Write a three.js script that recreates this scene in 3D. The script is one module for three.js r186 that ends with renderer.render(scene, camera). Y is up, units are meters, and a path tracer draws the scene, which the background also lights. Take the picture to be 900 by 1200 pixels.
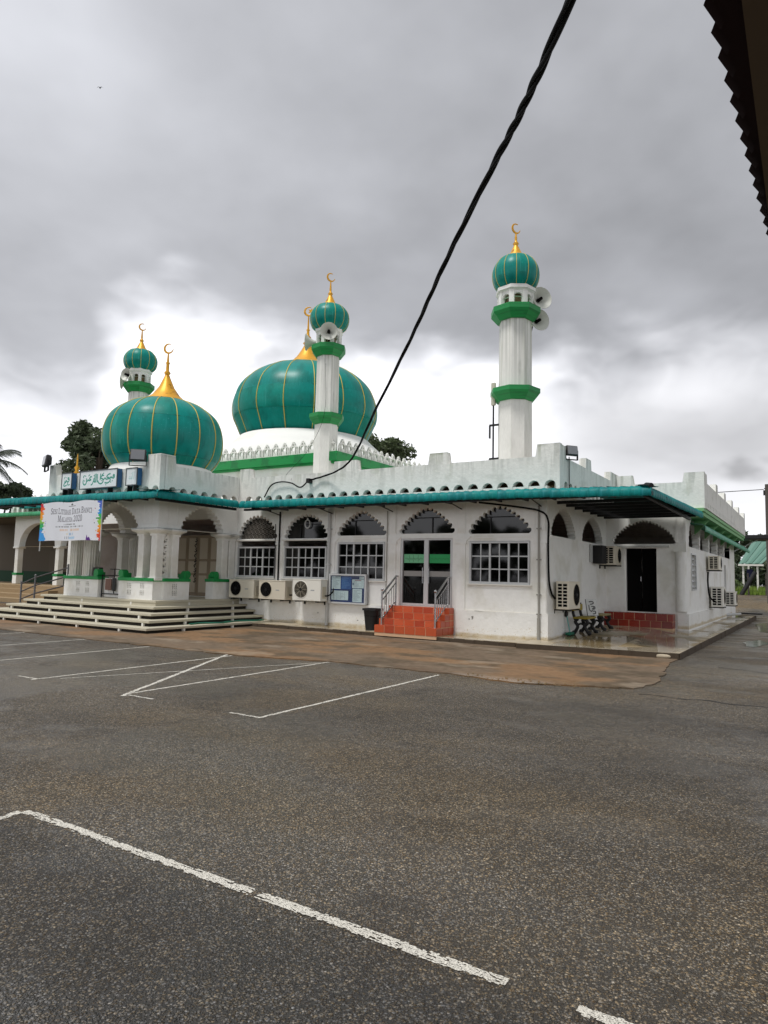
import * as THREE from 'three';
import { mergeGeometries } from 'three/addons/utils/BufferGeometryUtils.js';
import { RoundedBoxGeometry } from 'three/addons/geometries/RoundedBoxGeometry.js';

// ------------------------------------------------------------------ camera, sky, sun, exposure
const scene = new THREE.Scene();
const camera = new THREE.PerspectiveCamera(73.74, 0.75, 0.1, 1500);
camera.position.set(0, 1.7, 0);
camera.rotation.order = 'YXZ';
camera.rotation.set(THREE.MathUtils.degToRad(5.31), THREE.MathUtils.degToRad(32.23), THREE.MathUtils.degToRad(1.32));
const renderer = new THREE.WebGLRenderer({ antialias: true });
renderer.toneMapping = THREE.LinearToneMapping;
renderer.toneMappingExposure = 1.38;
renderer.shadowMap.enabled = true;

const sun = new THREE.DirectionalLight(new THREE.Color(1, 0.97, 0.93), 1.75);
sun.position.set(-20, 62, 10);
sun.target.position.set(-12, 0, -15);
sun.castShadow = true; sun.shadow.radius = 24;
Object.assign(sun.shadow.camera, { left: -60, right: 60, top: 60, bottom: -60, near: 1, far: 200 });
sun.shadow.mapSize.set(2048, 2048);
scene.add(sun, sun.target);

// seeded numbers and noise
function mulberry(a) { return () => { a |= 0; a = a + 0x6D2B79F5 | 0; let t = Math.imul(a ^ a >>> 15, 1 | a); t = t + Math.imul(t ^ t >>> 7, 61 | t) ^ t; return ((t ^ t >>> 14) >>> 0) / 4294967296; }; }
const rnd = mulberry(20240);
const R = (a, b) => a + (b - a) * rnd();
function hash(x, y, s) { let h = Math.imul(x, 374761393) ^ Math.imul(y, 668265263) ^ Math.imul(s, 2147483647 ^ 0x5bd1e995); h = Math.imul(h ^ h >>> 13, 1274126177); return ((h ^ h >>> 16) >>> 0) / 4294967296; }
function vnoise(x, y, s = 0, per = 0) {
  const xi = Math.floor(x), yi = Math.floor(y), fx = x - xi, fy = y - yi;
  const u = fx * fx * (3 - 2 * fx), v = fy * fy * (3 - 2 * fy);
  const w = (n) => per ? ((n % per) + per) % per : n;
  const a = hash(w(xi), w(yi), s), b = hash(w(xi + 1), w(yi), s), c = hash(w(xi), w(yi + 1), s), d = hash(w(xi + 1), w(yi + 1), s);
  return a + (b - a) * u + (c - a) * v + (a - b - c + d) * u * v;
}
function fbm(x, y, o = 4, s = 0, per = 0) { let t = 0, a = 0.5, f = 1; for (let i = 0; i < o; i++) { t += a * vnoise(x * f, y * f, s + i * 17, per ? per * f : 0); f *= 2; a *= 0.5; } return t / (1 - Math.pow(0.5, o)); }
const sstep = (a, b, x) => { const t = Math.min(1, Math.max(0, (x - a) / (b - a))); return t * t * (3 - 2 * t); };
const mix = (a, b, t) => a + (b - a) * t;
const lin = (v) => Math.pow(v / 255, 2.2);

// overcast sky: heavy grey cloud overhead, thin bright cloud low down, a darker bank towards the right
{
  const W = 2048, H = 1024, data = new Float32Array(W * H * 4);
  for (let j = 0; j < H; j++) for (let i = 0; i < W; i++) {
    const el = ((j + 0.5) / H - 0.5) * 180;
    if (el < -2) { const p = (j * W + i) * 4; data[p] = 0.34; data[p + 1] = 0.345; data[p + 2] = 0.36; data[p + 3] = 1; continue; }
    const th = ((i + 0.5) / W - 0.5) * 2 * Math.PI;
    const dx = Math.cos(th), dz = Math.sin(th);
    let head = Math.atan2(dx, -dz) * 180 / Math.PI;
    const ce = Math.cos(el * Math.PI / 180), se = Math.max(0, Math.sin(el * Math.PI / 180));
    // cloud deck coordinates (flattened towards the horizon)
    const k = 1 / (se + 0.22), X = dx * ce * k * 1.6 + 7, Y = dz * ce * k * 1.6 + 3;
    const n1 = fbm(X, Y, 5, 3), n2 = fbm(X * 2.3 + 5, Y * 2.3, 4, 9), n3 = fbm(X * 0.7, Y * 0.7 + 11, 3, 21);
    const wisp = fbm(head / 14 + 31, el / 5 + (n1 - 0.5) * 2, 4, 41);
    const torn = fbm(head / 5 + n1 * 1.5, el / 2.6 + n2 * 1.5, 6, 53), puff = fbm(head / 9 + 3, el / 4.2, 6, 59);
    // height of the ragged lower edge of the heavy deck, degrees
    const side = sstep(-26, -12, head) * (1 - sstep(60, 110, head));
    const bank = sstep(-53.5, -57.5, head + (wisp - 0.5) * 6) * (1 - sstep(-90, -130, head));
    const edge = mix(mix(16.2 + 1.8 * Math.exp(-Math.pow((head + 50) / 6, 2)), 11.6, bank), 14.8, side) + (n1 - 0.5) * 4 + (wisp - 0.5) * 5 + (torn - 0.5) * 6;
    const heavy = sstep(edge - mix(3.0, 3.8, side), edge + mix(5.0, 5.0, side), el);
    const band = Math.exp(-Math.pow((el - 11.5 + (n1 - 0.5) * 5) / 3.6, 2));
    let low = mix(0.96, 0.68, side * sstep(-26, -14, head)) + (wisp - 0.5) * 0.26 + (torn - 0.5) * 0.14; low -= 0.24 * sstep(0.56, 0.72, puff);
    low -= 0.22 * side * band; low += 0.16 * side * sstep(8, 3, el);
    let high = mix(0.385, 0.325, sstep(-58, -14, head)) + 0.09 * (n1 - 0.5) + 0.10 * (n2 - 0.5) + 0.07 * (n3 - 0.5) + 0.07 * (fbm(X * 6, Y * 6, 5, 47) - 0.5) + 0.06 * (puff - 0.5);
    high += 0.17 * sstep(-47, -66, head) * sstep(24, 39, el); high -= 0.03 * sstep(-58, -66, head) * sstep(26, 18, el);
    let l = mix(low, high, heavy);
    if (el < 0) l = 0.35;
    const p = (j * W + i) * 4, t = 1 - heavy;
    data[p] = l * mix(0.965, 0.985, t); data[p + 1] = l * mix(0.985, 0.99, t); data[p + 2] = l * mix(1.055, 1.03, t); data[p + 3] = 1;
  }
  const sky = new THREE.DataTexture(data, W, H, THREE.RGBAFormat, THREE.FloatType);
  sky.mapping = THREE.EquirectangularReflectionMapping; sky.magFilter = THREE.LinearFilter; sky.minFilter = THREE.LinearFilter;
  sky.wrapS = THREE.RepeatWrapping; sky.needsUpdate = true;
  scene.background = sky; scene.environment = sky;
}

// ------------------------------------------------------------------ textures
function dtex(w, h, fn, srgb = true, rx = 1, ry = 1) {
  const d = new Uint8Array(w * h * 4), o = [0, 0, 0];
  for (let j = 0; j < h; j++) for (let i = 0; i < w; i++) { fn(i, j, o); const p = (j * w + i) * 4; for (let c = 0; c < 3; c++) d[p + c] = Math.max(0, Math.min(255, o[c])); d[p + 3] = 255; }
  const t = new THREE.DataTexture(d, w, h); t.wrapS = t.wrapT = THREE.RepeatWrapping; t.magFilter = THREE.LinearFilter; t.minFilter = THREE.LinearMipmapLinearFilter; t.generateMipmaps = true;
  if (srgb) t.colorSpace = THREE.SRGBColorSpace; t.repeat.set(rx, ry); t.needsUpdate = true; return t;
}
function canvasTex(w, h, draw) { const c = document.createElement('canvas'); c.width = w; c.height = h; const g = c.getContext('2d'); draw(g, w, h); const t = new THREE.CanvasTexture(c); t.colorSpace = THREE.SRGBColorSpace; t.anisotropy = 8; return t; }

// white plaster, grime in patches, hairline runs (tile 4 m)
const plasterMap = dtex(512, 512, (i, j, o) => {
  const x = i / 512, y = j / 512;
  const a = fbm(x * 6, y * 6, 5, 1, 6), b = fbm(x * 40, y * 40, 3, 5, 40), c = fbm(x * 60, y * 4, 4, 8, 4);
  const g = sstep(0.54, 0.8, a) * 0.75 + sstep(0.70, 0.9, c) * 0.22;
  const v = 238 - g * 20 + (b - 0.5) * 9; o[0] = v; o[1] = v - g * 1.5; o[2] = v - 4 - g * 8;
});
plasterMap.repeat.set(0.25, 0.25);
const plasterBump = dtex(256, 256, (i, j, o) => { const v = 255 * fbm(i / 256 * 24, j / 256 * 24, 4, 77, 24); o[0] = o[1] = o[2] = v; }, false);
plasterBump.repeat.set(0.6, 0.6);
// weathered plaster: black-green algae runs that start at the coping, blotches, bare grey
function weathered(seed, amount) {
  return dtex(1024, 256, (i, j, o) => {               // u along the wall (12 m), v = height (1.6 m), top at j = 255
    const x = i / 1024, y = j / 256;
    const run = fbm(x * 150, y * 2.2, 4, seed, 0), run2 = fbm(x * 40, y * 3 + 9, 4, seed + 3), blot = fbm(x * 22, y * 5, 5, seed + 6), fine = fbm(x * 240, y * 60, 2, seed + 8);
    const len = 0.22 + 0.75 * fbm(x * 46, 4.5, 3, seed + 11);
    let s = sstep(1 - len, 1, y) * sstep(0.36, 0.66, run) * 0.85;
    s += sstep(0.93, 1.0, y + (blot - 0.5) * 0.12) * 0.7 * sstep(0.3, 0.6, run2);
    s += sstep(0.6, 0.8, blot) * 0.42;
    s = Math.min(1, s * amount * (0.65 + 0.7 * fine));
    const g = sstep(0.5, 0.72, run2);
    const v = 232 + (fine - 0.5) * 12;
    o[0] = mix(v, mix(112, 104, g), s); o[1] = mix(v, mix(116, 112, g), s); o[2] = mix(v - 6, mix(108, 84, g), s);
  });
}
const parapetMap = weathered(100, 0.33); parapetMap.repeat.set(1 / 12, 1 / 1.6);
// plinth: mud splashed up by rain in specks and tongues, chipped paint
const plinthMap = dtex(1024, 128, (i, j, o) => {
  const x = i / 1024 * 12, y = j / 128 * 0.9; const a = fbm(x * 2.2, y * 3, 5, 901), h = 0.05 + 0.17 * fbm(x * 1.3, 7, 5, 905), sp = vnoise(x * 60, y * 60, 909), b = fbm(x * 10, y * 10, 3, 911);
  let s = sstep(h, h * 0.35, y) * 0.55 + (y < h * 2.4 && sp > 0.86 ? 0.4 : 0); s *= 0.5 + b; const g = sstep(0.56, 0.8, a) * 0.5; const v = 232 - g * 20 + (b - 0.5) * 10;
  o[0] = mix(v, 176, s); o[1] = mix(v - g, 156, s); o[2] = mix(v - 4 - g * 6, 116, s);
}); plinthMap.repeat.set(1 / 12, 1 / 0.9);
const shaftMap = weathered(200, 0.3);
// asphalt: bedded chippings, one computed tile of 2.6 m
const AS = 1024, asphH = new Float32Array(AS * AS), asphC = new Float32Array(AS * AS * 3);
{
  const r2 = mulberry(77);
  for (let p = 0; p < AS * AS; p++) { const n = 44 + 24 * fbm((p % AS) / 9, Math.floor(p / AS) / 9, 2, 13); asphC[p * 3] = n + 4; asphC[p * 3 + 1] = n + 1; asphC[p * 3 + 2] = n - 4; }
  for (let s = 0; s < 52000; s++) {
    const cx = r2() * AS, cy = r2() * AS, ra = 1.1 + Math.pow(r2(), 2.4) * 5, el = 0.6 + 0.4 * r2(), an = r2() * Math.PI, ca = Math.cos(an), sa = Math.sin(an);
    const tone = 58 + 84 * Math.pow(r2(), 1.5) + (r2() < 0.05 ? 44 : 0), warm = (Math.pow(r2(), 1.5) * 1.5 - 0.05) * 17, top = 0.35 + 0.65 * r2();
    for (let dy = -6; dy <= 6; dy++) for (let dx = -6; dx <= 6; dx++) {
      const u = (dx * ca + dy * sa) / ra, v = (-dx * sa + dy * ca) / (ra * el), d = u * u + v * v; if (d > 1) continue;
      const p = ((Math.floor(cy) + dy + AS) % AS) * AS + ((Math.floor(cx) + dx + AS) % AS), h = top * (1 - d * 0.7);
      if (h > asphH[p]) { asphH[p] = h; asphC[p * 3] = tone + warm; asphC[p * 3 + 1] = tone + warm * 0.35; asphC[p * 3 + 2] = tone - warm * 0.7; }
    }
  }
}
const asphMap = dtex(AS, AS, (i, j, o) => { const p = (j * AS + i) * 3; o[0] = asphC[p]; o[1] = asphC[p + 1]; o[2] = asphC[p + 2]; });
const asphBump = dtex(AS, AS, (i, j, o) => { o[0] = o[1] = o[2] = 255 * asphH[j * AS + i]; }, false);
asphMap.repeat.set(1 / 1.5, 1 / 1.5); asphBump.repeat.copy(asphMap.repeat);
// rain still lying in the pores of the asphalt: broad damp patches, one tile of 13 m
const asphRough = dtex(512, 512, (i, j, o) => { const a = fbm(i / 512 * 5, j / 512 * 9, 6, 151, 0), b = fbm(i / 512 * 60, j / 512 * 60, 3, 157, 60); o[0] = o[1] = o[2] = 235 - 150 * sstep(0.42, 0.62, a + (b - 0.5) * 0.2); }, false); asphRough.repeat.set(1 / 13, 1 / 13);
// laterite-stained old concrete in front of the building
const apronMap = dtex(2048, 512, (i, j, o) => {
  const x = i / 2048 * 26, y = j / 512 * 7;
  const a = fbm(x * 0.5, y * 0.9, 5, 51), b = fbm(x * 1.5 + 3, y * 1.9, 6, 57), c = fbm(x * 11, y * 11, 3, 61), d = fbm(x * 0.9 + 20, y * 1.6, 5, 67);
  let r = 126, g = 110, bl = 90;
  const mud = sstep(0.42, 0.62, a); r = mix(r, 148, mud); g = mix(g, 118, mud); bl = mix(bl, 84, mud);
  const dark = sstep(0.46, 0.7, b) * 0.75; r = mix(r, 92, dark); g = mix(g, 80, dark); bl = mix(bl, 60, dark);
  const pale = sstep(0.6, 0.74, d) * 0.6; r = mix(r, 168, pale); g = mix(g, 158, pale); bl = mix(bl, 142, pale);
  const n = (c - 0.5) * 34; o[0] = (r + n) * 0.86; o[1] = (g + n) * 0.83; o[2] = (bl + n) * 0.8;
});
const apronBump = dtex(512, 512, (i, j, o) => { o[0] = o[1] = o[2] = 255 * fbm(i / 512 * 40, j / 512 * 40, 5, 71, 40); }, false); apronBump.repeat.set(0.5, 0.5);
const apronRough = dtex(512, 512, (i, j, o) => { const w = sstep(0.42, 0.62, fbm(i / 512 * 7, j / 512 * 9, 5, 83, 0)); o[0] = o[1] = o[2] = mix(225, 60, w); }, false); apronRough.repeat.set(0.12, 0.2);
// slab: trowelled concrete, rain water standing in places
const slabMap = dtex(512, 1024, (i, j, o) => {
  const x = i / 512 * 4, y = j / 1024 * 8; const a = fbm(x * 1.1, y * 0.9, 5, 91), b = fbm(x * 5, y * 5, 4, 95), c = fbm(x * 30, y * 30, 2, 97);
  let r = 176, g = 164, bl = 142; const m = sstep(0.46, 0.68, a); r = mix(r, 142, m); g = mix(g, 124, m); bl = mix(bl, 92, m);
  const k = sstep(0.55, 0.75, b) * 0.35; o[0] = mix(r, 100, k) + (c - 0.5) * 14; o[1] = mix(g, 92, k) + (c - 0.5) * 14; o[2] = mix(bl, 78, k) + (c - 0.5) * 14;
}); slabMap.repeat.set(0.25, 0.125);
const slabRough = dtex(512, 1024, (i, j, o) => { const w = sstep(0.36, 0.54, fbm(i / 512 * 5, j / 1024 * 7, 5, 103)); o[0] = o[1] = o[2] = mix(120, 18, w); }, false); slabRough.repeat.copy(slabMap.repeat);
// teal painted sheet, chalky runs and droppings
const tealMap = dtex(512, 512, (i, j, o) => {
  const x = i / 512, y = j / 512; const a = fbm(x * 8, y * 4, 5, 111, 0), b = fbm(x * 70, y * 3, 4, 115), c = fbm(x * 30, y * 30, 3, 119), d = fbm(x * 90, y * 60, 2, 121);
  const run = sstep(0.62, 0.84, b) * 0.30, dark = sstep(0.42, 0.7, a) * 0.45, dot = sstep(0.82, 0.9, d) * 0.4;
  let r = 0, g = 138, bl = 124; r = mix(r, 0, dark); g = mix(g, 104, dark); bl = mix(bl, 92, dark);
  const n = (c - 0.5) * 12, s = Math.min(0.6, run + dot); o[0] = mix(r, 150, s) + n; o[1] = mix(g, 186, s) + n; o[2] = mix(bl, 182, s) + n;
});
const goldMap = dtex(256, 256, (i, j, o) => { const a = fbm(i / 256 * 9, j / 256 * 9, 4, 131, 9), s = sstep(0.5, 0.75, a); o[0] = mix(226, 150, s); o[1] = mix(166, 104, s); o[2] = mix(44, 34, s); });
const greenMap = dtex(256, 256, (i, j, o) => { const a = fbm(i / 256 * 8, j / 256 * 8, 4, 141, 8), s = sstep(0.5, 0.72, a) * 0.45; o[0] = mix(6, 10, s); o[1] = mix(138, 90, s); o[2] = mix(66, 46, s); }); greenMap.repeat.set(0.6, 0.6);

// ------------------------------------------------------------------ materials
const C = (r, g, b) => new THREE.Color().setRGB(r / 255, g / 255, b / 255, THREE.SRGBColorSpace);
const std = (c, rough = 0.8, extra = {}) => new THREE.MeshStandardMaterial({ color: c, roughness: rough, side: THREE.DoubleSide, ...extra });
const M = {
  plaster: std(C(255, 255, 255), 0.85, { map: plasterMap, bumpMap: plasterBump, bumpScale: 0.004 }),
  parapet: std(C(255, 255, 255), 0.9, { map: parapetMap, bumpMap: plasterBump, bumpScale: 0.006 }),
  shaft: std(C(255, 255, 255), 0.9, { map: shaftMap, bumpMap: plasterBump, bumpScale: 0.005 }),
  plinth: std(C(255, 255, 255), 0.85, { map: plinthMap, bumpMap: plasterBump, bumpScale: 0.005 }),
  chip: std(C(128, 126, 120), 0.95),
  trim: std(C(222, 220, 212), 0.7),
  asphalt: std(C(255, 255, 255), 0.92, { map: asphMap, bumpMap: asphBump, bumpScale: 0.013, roughnessMap: asphRough, vertexColors: true }),
  apron: std(C(255, 255, 255), 0.95, { map: apronMap, bumpMap: apronBump, bumpScale: 0.012, roughnessMap: apronRough }),
  slab: std(C(255, 255, 255), 1, { map: slabMap, roughnessMap: slabRough }),
  kerbDark: std(C(78, 66, 52), 0.9, { bumpMap: apronBump, bumpScale: 0.01 }),
  puddle: std(C(84, 78, 70), 0.12),
  line: std(C(226, 222, 210), 0.8, { bumpMap: asphBump, bumpScale: 0.004 }),
  teal: [0, 1, 2, 3, 4].map((k) => { const t = tealMap.clone(); t.offset.set(k * 0.37, k * 0.21); t.needsUpdate = true; return new THREE.MeshPhysicalMaterial({ color: [C(255, 255, 255), C(226, 236, 236), C(248, 244, 252), C(212, 226, 224), C(240, 250, 244)][k], roughness: [0.4, 0.5, 0.36, 0.55, 0.45][k], specularIntensity: 0.5, map: t, side: THREE.DoubleSide }); }),
  tealRoof: [0, 1, 2].map((k) => { const t = tealMap.clone(); t.repeat.set(0.7, 0.7); t.offset.set(k * 0.41, k * 0.3); t.needsUpdate = true; return new THREE.MeshPhysicalMaterial({ color: [C(226, 236, 255), C(212, 228, 255), C(220, 232, 255)][k], roughness: 0.5, specularIntensity: 0.45, map: t, side: THREE.DoubleSide }); }),
  gold: std(C(255, 255, 255), 0.42, { map: goldMap, metalness: 0.35 }),
  goldRib: std(C(196, 178, 84), 0.5, { metalness: 0.1 }),
  bronze: std(C(92, 66, 34), 0.5, { metalness: 0.4 }),
  green: std(C(255, 255, 255), 0.5, { map: greenMap }),
  greenPale: std(C(120, 176, 120), 0.7),
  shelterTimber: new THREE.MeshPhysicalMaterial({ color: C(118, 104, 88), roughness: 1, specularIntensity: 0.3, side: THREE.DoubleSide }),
  black: std(C(16, 16, 17), 0.6),
  steelDark: std(C(28, 28, 30), 0.55, { metalness: 0.3 }),
  alu: std(C(196, 198, 198), 0.42, { metalness: 0.25 }),
  stainless: std(C(190, 190, 192), 0.22, { metalness: 0.9 }),
  glass: new THREE.MeshPhysicalMaterial({ color: C(70, 72, 74), roughness: 0.04, transmission: 1, thickness: 0, ior: 1.5, side: THREE.DoubleSide }),
  redCarpet: new THREE.MeshPhysicalMaterial({ color: C(132, 84, 66), roughness: 1, specularIntensity: 0.2, side: THREE.DoubleSide }),
  wood: std(C(150, 134, 112), 0.6),
  woodDark: std(C(192, 180, 160), 0.65),
  doorBlack: new THREE.MeshPhysicalMaterial({ color: C(9, 8, 8), roughness: 0.95, specularIntensity: 0.15, side: THREE.DoubleSide }),
  acBody: [std(C(222, 216, 198), 0.5), std(C(212, 204, 186), 0.5), std(C(226, 224, 214), 0.5)],
  acDark: new THREE.MeshPhysicalMaterial({ color: C(17, 16, 16), roughness: 0.95, specularIntensity: 0.2, side: THREE.DoubleSide }),
  acGrille: std(C(196, 188, 168), 0.6),
  tile: [C(186, 82, 44), C(176, 72, 38), C(192, 90, 52), C(168, 68, 38)].map((c) => std(c, 0.3)),
  tileDark: [C(128, 34, 20), C(116, 30, 18), C(134, 42, 26)].map((c) => std(c, 0.25)),
  grout: std(C(206, 170, 136), 0.9),
  tread: std(C(188, 182, 162), 0.8, { bumpMap: plasterBump, bumpScale: 0.004 }),
  shade_riser: std(C(38, 33, 27), 0.95),  // near-black: the shadow of the step gaps is put into this colour
  horn: std(C(206, 208, 198), 0.45),
  cable: new THREE.MeshPhysicalMaterial({ color: C(12, 12, 13), roughness: 0.8, specularIntensity: 0.3, side: THREE.DoubleSide }),
  pvc: std(C(186, 188, 186), 0.5),
  concrete: std(C(150, 128, 96), 0.9, { bumpMap: apronBump, bumpScale: 0.01 }),
  greyPole: std(C(84, 78, 72), 0.9, { bumpMap: plasterBump, bumpScale: 0.01 }),
};

// ------------------------------------------------------------------ geometry helpers
function clean(g) { if (g.index) g = g.toNonIndexed(); for (const k of Object.keys(g.attributes)) if (!['position', 'normal', 'uv'].includes(k)) g.deleteAttribute(k); if (!g.attributes.normal) g.computeVertexNormals(); if (!g.attributes.uv) g.setAttribute('uv', new THREE.BufferAttribute(new Float32Array(g.attributes.position.count * 2), 2)); g.morphAttributes = {}; g.clearGroups(); return g; }
function mg(list) { return list.length === 1 ? clean(list[0]) : mergeGeometries(list.map(clean)); }
function wuv(g, v0 = 0) {                                   // uv in metres by the face's main direction
  g = clean(g); const p = g.attributes.position, u = g.attributes.uv, n = g.attributes.normal;
  for (let i = 0; i < p.count; i++) { const ax = Math.abs(n.getX(i)), ay = Math.abs(n.getY(i)), az = Math.abs(n.getZ(i)); if (ay > ax && ay > az) u.setXY(i, p.getX(i), p.getZ(i)); else if (ax > az) u.setXY(i, p.getZ(i), p.getY(i) - v0); else u.setXY(i, p.getX(i), p.getY(i) - v0); }
  return g;
}
const box = (w, h, d, x = 0, y = 0, z = 0) => { const g = new THREE.BoxGeometry(w, h, d); g.translate(x, y, z); return g; };
const bx = (x0, x1, y0, y1, z0, z1) => box(x1 - x0, y1 - y0, z1 - z0, (x0 + x1) / 2, (y0 + y1) / 2, (z0 + z1) / 2);
const rbox = (w, h, d, r, x = 0, y = 0, z = 0) => { const g = new RoundedBoxGeometry(w, h, d, 2, r); g.translate(x, y, z); return g; };
const cyl = (r0, r1, h, n, x = 0, y = 0, z = 0) => { const g = new THREE.CylinderGeometry(r1, r0, h, n); g.translate(x, y + h / 2, z); return g; };
function tube(pts, r, n = 6, seg = 0) { const c = new THREE.CatmullRomCurve3(pts.map((p) => new THREE.Vector3(...p)), false, 'catmullrom', 0.5); return new THREE.TubeGeometry(c, seg || pts.length * 4, r, n, false); }
function rod(a, b, r, n = 8) { const A = new THREE.Vector3(...a), B = new THREE.Vector3(...b), d = B.clone().sub(A); const g = new THREE.CylinderGeometry(r, r, d.length(), n); g.applyQuaternion(new THREE.Quaternion().setFromUnitVectors(new THREE.Vector3(0, 1, 0), d.clone().normalize())); g.translate(...A.add(B).multiplyScalar(0.5).toArray()); return g; }
const shapeOf = (pts) => new THREE.Shape(pts.map((p) => new THREE.Vector2(p[0], p[1])));
const pathOf = (pts) => new THREE.Path(pts.map((p) => new THREE.Vector2(p[0], p[1])));
const ext = (s, d, z = 0, bevel = 0) => { const g = new THREE.ExtrudeGeometry(s, { depth: d, bevelEnabled: bevel > 0, bevelSize: bevel, bevelThickness: bevel, bevelSegments: 2, curveSegments: 10 }); g.translate(0, 0, z); return g; };
const rect = (x0, x1, y0, y1) => [[x0, y0], [x1, y0], [x1, y1], [x0, y1]];
const lathe = (pts, n = 24) => new THREE.LatheGeometry(pts.map((p) => new THREE.Vector2(p[0], p[1])), n);
// lobed (multifoil) arch outline, from the right foot over the crown to the left foot
function archPts(cx, y0, w, h, tip, n, lobe = 0.5) {
  const f = (u) => { const e = Math.pow(Math.max(0, 1 - Math.pow(Math.abs(u), 2.2)), 0.56) * (1 - tip) + tip * Math.pow(1 - Math.abs(u), 1.1); return [cx + u * w / 2, y0 + h * e]; };
  const base = []; const N = 200; let acc = [0], pr = f(1); const P = [pr];
  for (let i = 1; i <= N; i++) { const q = f(1 - 2 * i / N); acc.push(acc[i - 1] + Math.hypot(q[0] - P[i - 1][0], q[1] - P[i - 1][1])); P.push(q); }
  for (let k = 0; k <= n; k++) { const L = acc[N] * k / n; let i = acc.findIndex((a) => a >= L - 1e-9); if (i < 0) i = N; base.push(P[i]); }
  const out = [];
  for (let k = 0; k < n; k++) {
    const a = base[k], b = base[k + 1], mx = (a[0] + b[0]) / 2, my = (a[1] + b[1]) / 2, dx = b[0] - a[0], dy = b[1] - a[1], l = Math.hypot(dx, dy);
    out.push(a); for (let s = 1; s < 6; s++) { const t = Math.PI * s / 6, c = -Math.cos(t) / 2, h2 = Math.sin(t) * lobe * l; out.push([mx + dx * c + dy / l * h2, my + dy * c - dx / l * h2]); }
  }
  out.push(base[n]); return out;
}
const xAxis = (g, x) => { g.rotateY(Math.PI / 2); g.translate(x, 0, 0); return g; };   // (u,v,w) in an XY drawing -> wall facing +x, u runs along -z

// ------------------------------------------------------------------ naming helpers
const used = new Map();
function numbered(n) { const k = used.get(n) || 0; used.set(n, k + 1); return k ? n + '_' + String(k).padStart(3, '0') : n; }
function put(name, geo, mat, parent) { const m = new THREE.Mesh(Array.isArray(geo) ? mg(geo) : geo, mat); m.name = parent ? name : numbered(name); (parent || scene).add(m); return m; }
function grp(name, parent) { const g = new THREE.Group(); g.name = parent ? name : numbered(name); (parent || scene).add(g); return g; }
function thing(name, label, category, pos = [0, 0, 0], turn = 0, group) { const g = grp(name); g.position.set(...pos); g.rotation.y = turn; g.userData = { label, category }; if (group) g.userData.group = group; return g; }
function tag(o, label, category, group) { o.userData = { label, category }; if (group) o.userData.group = group; return o; }
function struct(name, geo, mat) { const m = put(name, geo, mat); m.userData.kind = 'structure'; return m; }
// ------------------------------------------------------------------ ground
{
  const lineSet = (a, b, near, step0, grow) => { const s = [near]; let d = step0, v = near; while (v < b) { v += d; s.push(Math.min(v, b)); d *= grow; } d = step0; v = near; const l = []; while (v > a) { v -= d; l.push(Math.max(v, a)); d *= grow; } return l.reverse().concat(s); };
  const xs = lineSet(-300, 300, -5, 0.22, 1.028), zs = lineSet(-300, 300, -6, 0.22, 1.028);
  const pos = [], uv = [], col = [], idx = [];
  const rise = (x, z) => 0.95 * sstep(-38, -52, z) + 0.004 * (fbm(x * 0.5, z * 0.5, 2, 300) - 0.5);
  for (const z of zs) for (const x of xs) {
    pos.push(x, rise(x, z), z); uv.push(x + 0.16 * fbm(x * 0.7, z * 0.7, 2, 7), z);
    const a = fbm(x * 0.22 + 9, z * 0.5, 4, 301), b = fbm(x * 1.1, z * 2.2 + 4, 4, 305), c = fbm(x * 0.09, z * 0.09, 3, 309);
    const oil = sstep(0.70, 0.78, fbm(x * 1.3 + 70, z * 1.3, 3, 331)) * 0.28, damp = sstep(0.52, 0.62, fbm(x * 0.3 + 7, z * 0.55 + 3, 5, 337)) * 0.2;
    let l = 1.1 + (a - 0.5) * 0.7 + (b - 0.5) * 0.6 + (c - 0.5) * 0.3 - oil - damp, w = 0.5 + 0.9 * sstep(0.40, 0.68, fbm(x * 0.8 + 40, z * 1.3, 6, 311)) * sstep(0.3, 0.6, fbm(x * 0.25 + 4, z * 0.4, 3, 313));
    // darker, greyer strip below the painted line nearest the viewer; silt washed over the lot
    { const k = sstep(-2.95, -2.75, z + (b - 0.5) * 0.5); l *= mix(1, 0.62, k); w *= 1 - 0.85 * k; }
    l = Math.max(0.45, Math.min(1.45, l)); const silt = sstep(-31, -40, z + (b - 0.5) * 8) * (0.5 + 0.6 * a); w += silt * 1.6; col.push(l * (1 + 0.12 * w), l * (1 + 0.03 * w), l * (1 - 0.12 * w));
  }
  const nx = xs.length; for (let j = 0; j < zs.length - 1; j++) for (let i = 0; i < nx - 1; i++) { const a = j * nx + i; idx.push(a, a + nx, a + 1, a + 1, a + nx, a + nx + 1); }
  const g = new THREE.BufferGeometry(); g.setAttribute('position', new THREE.Float32BufferAttribute(pos, 3)); g.setAttribute('uv', new THREE.Float32BufferAttribute(uv, 2)); g.setAttribute('color', new THREE.Float32BufferAttribute(col, 3)); g.setIndex(idx); g.computeVertexNormals();
  struct('asphalt_car_park', g, M.asphalt);
}
function sheet(name, outline, y, mat, uvf = (x, z) => [x, z]) {        // flat sheet from an outline in x,z
  const s = new THREE.Shape(outline.map((p) => new THREE.Vector2(p[0], -p[1]))); let g = new THREE.ShapeGeometry(s); g.rotateX(-Math.PI / 2); g.translate(0, y, 0);
  const p = g.attributes.position, u = g.attributes.uv; for (let i = 0; i < p.count; i++) { const q = uvf(p.getX(i), p.getZ(i)); u.setXY(i, q[0], q[1]); }
  return struct(name, g, mat);
}
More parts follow.
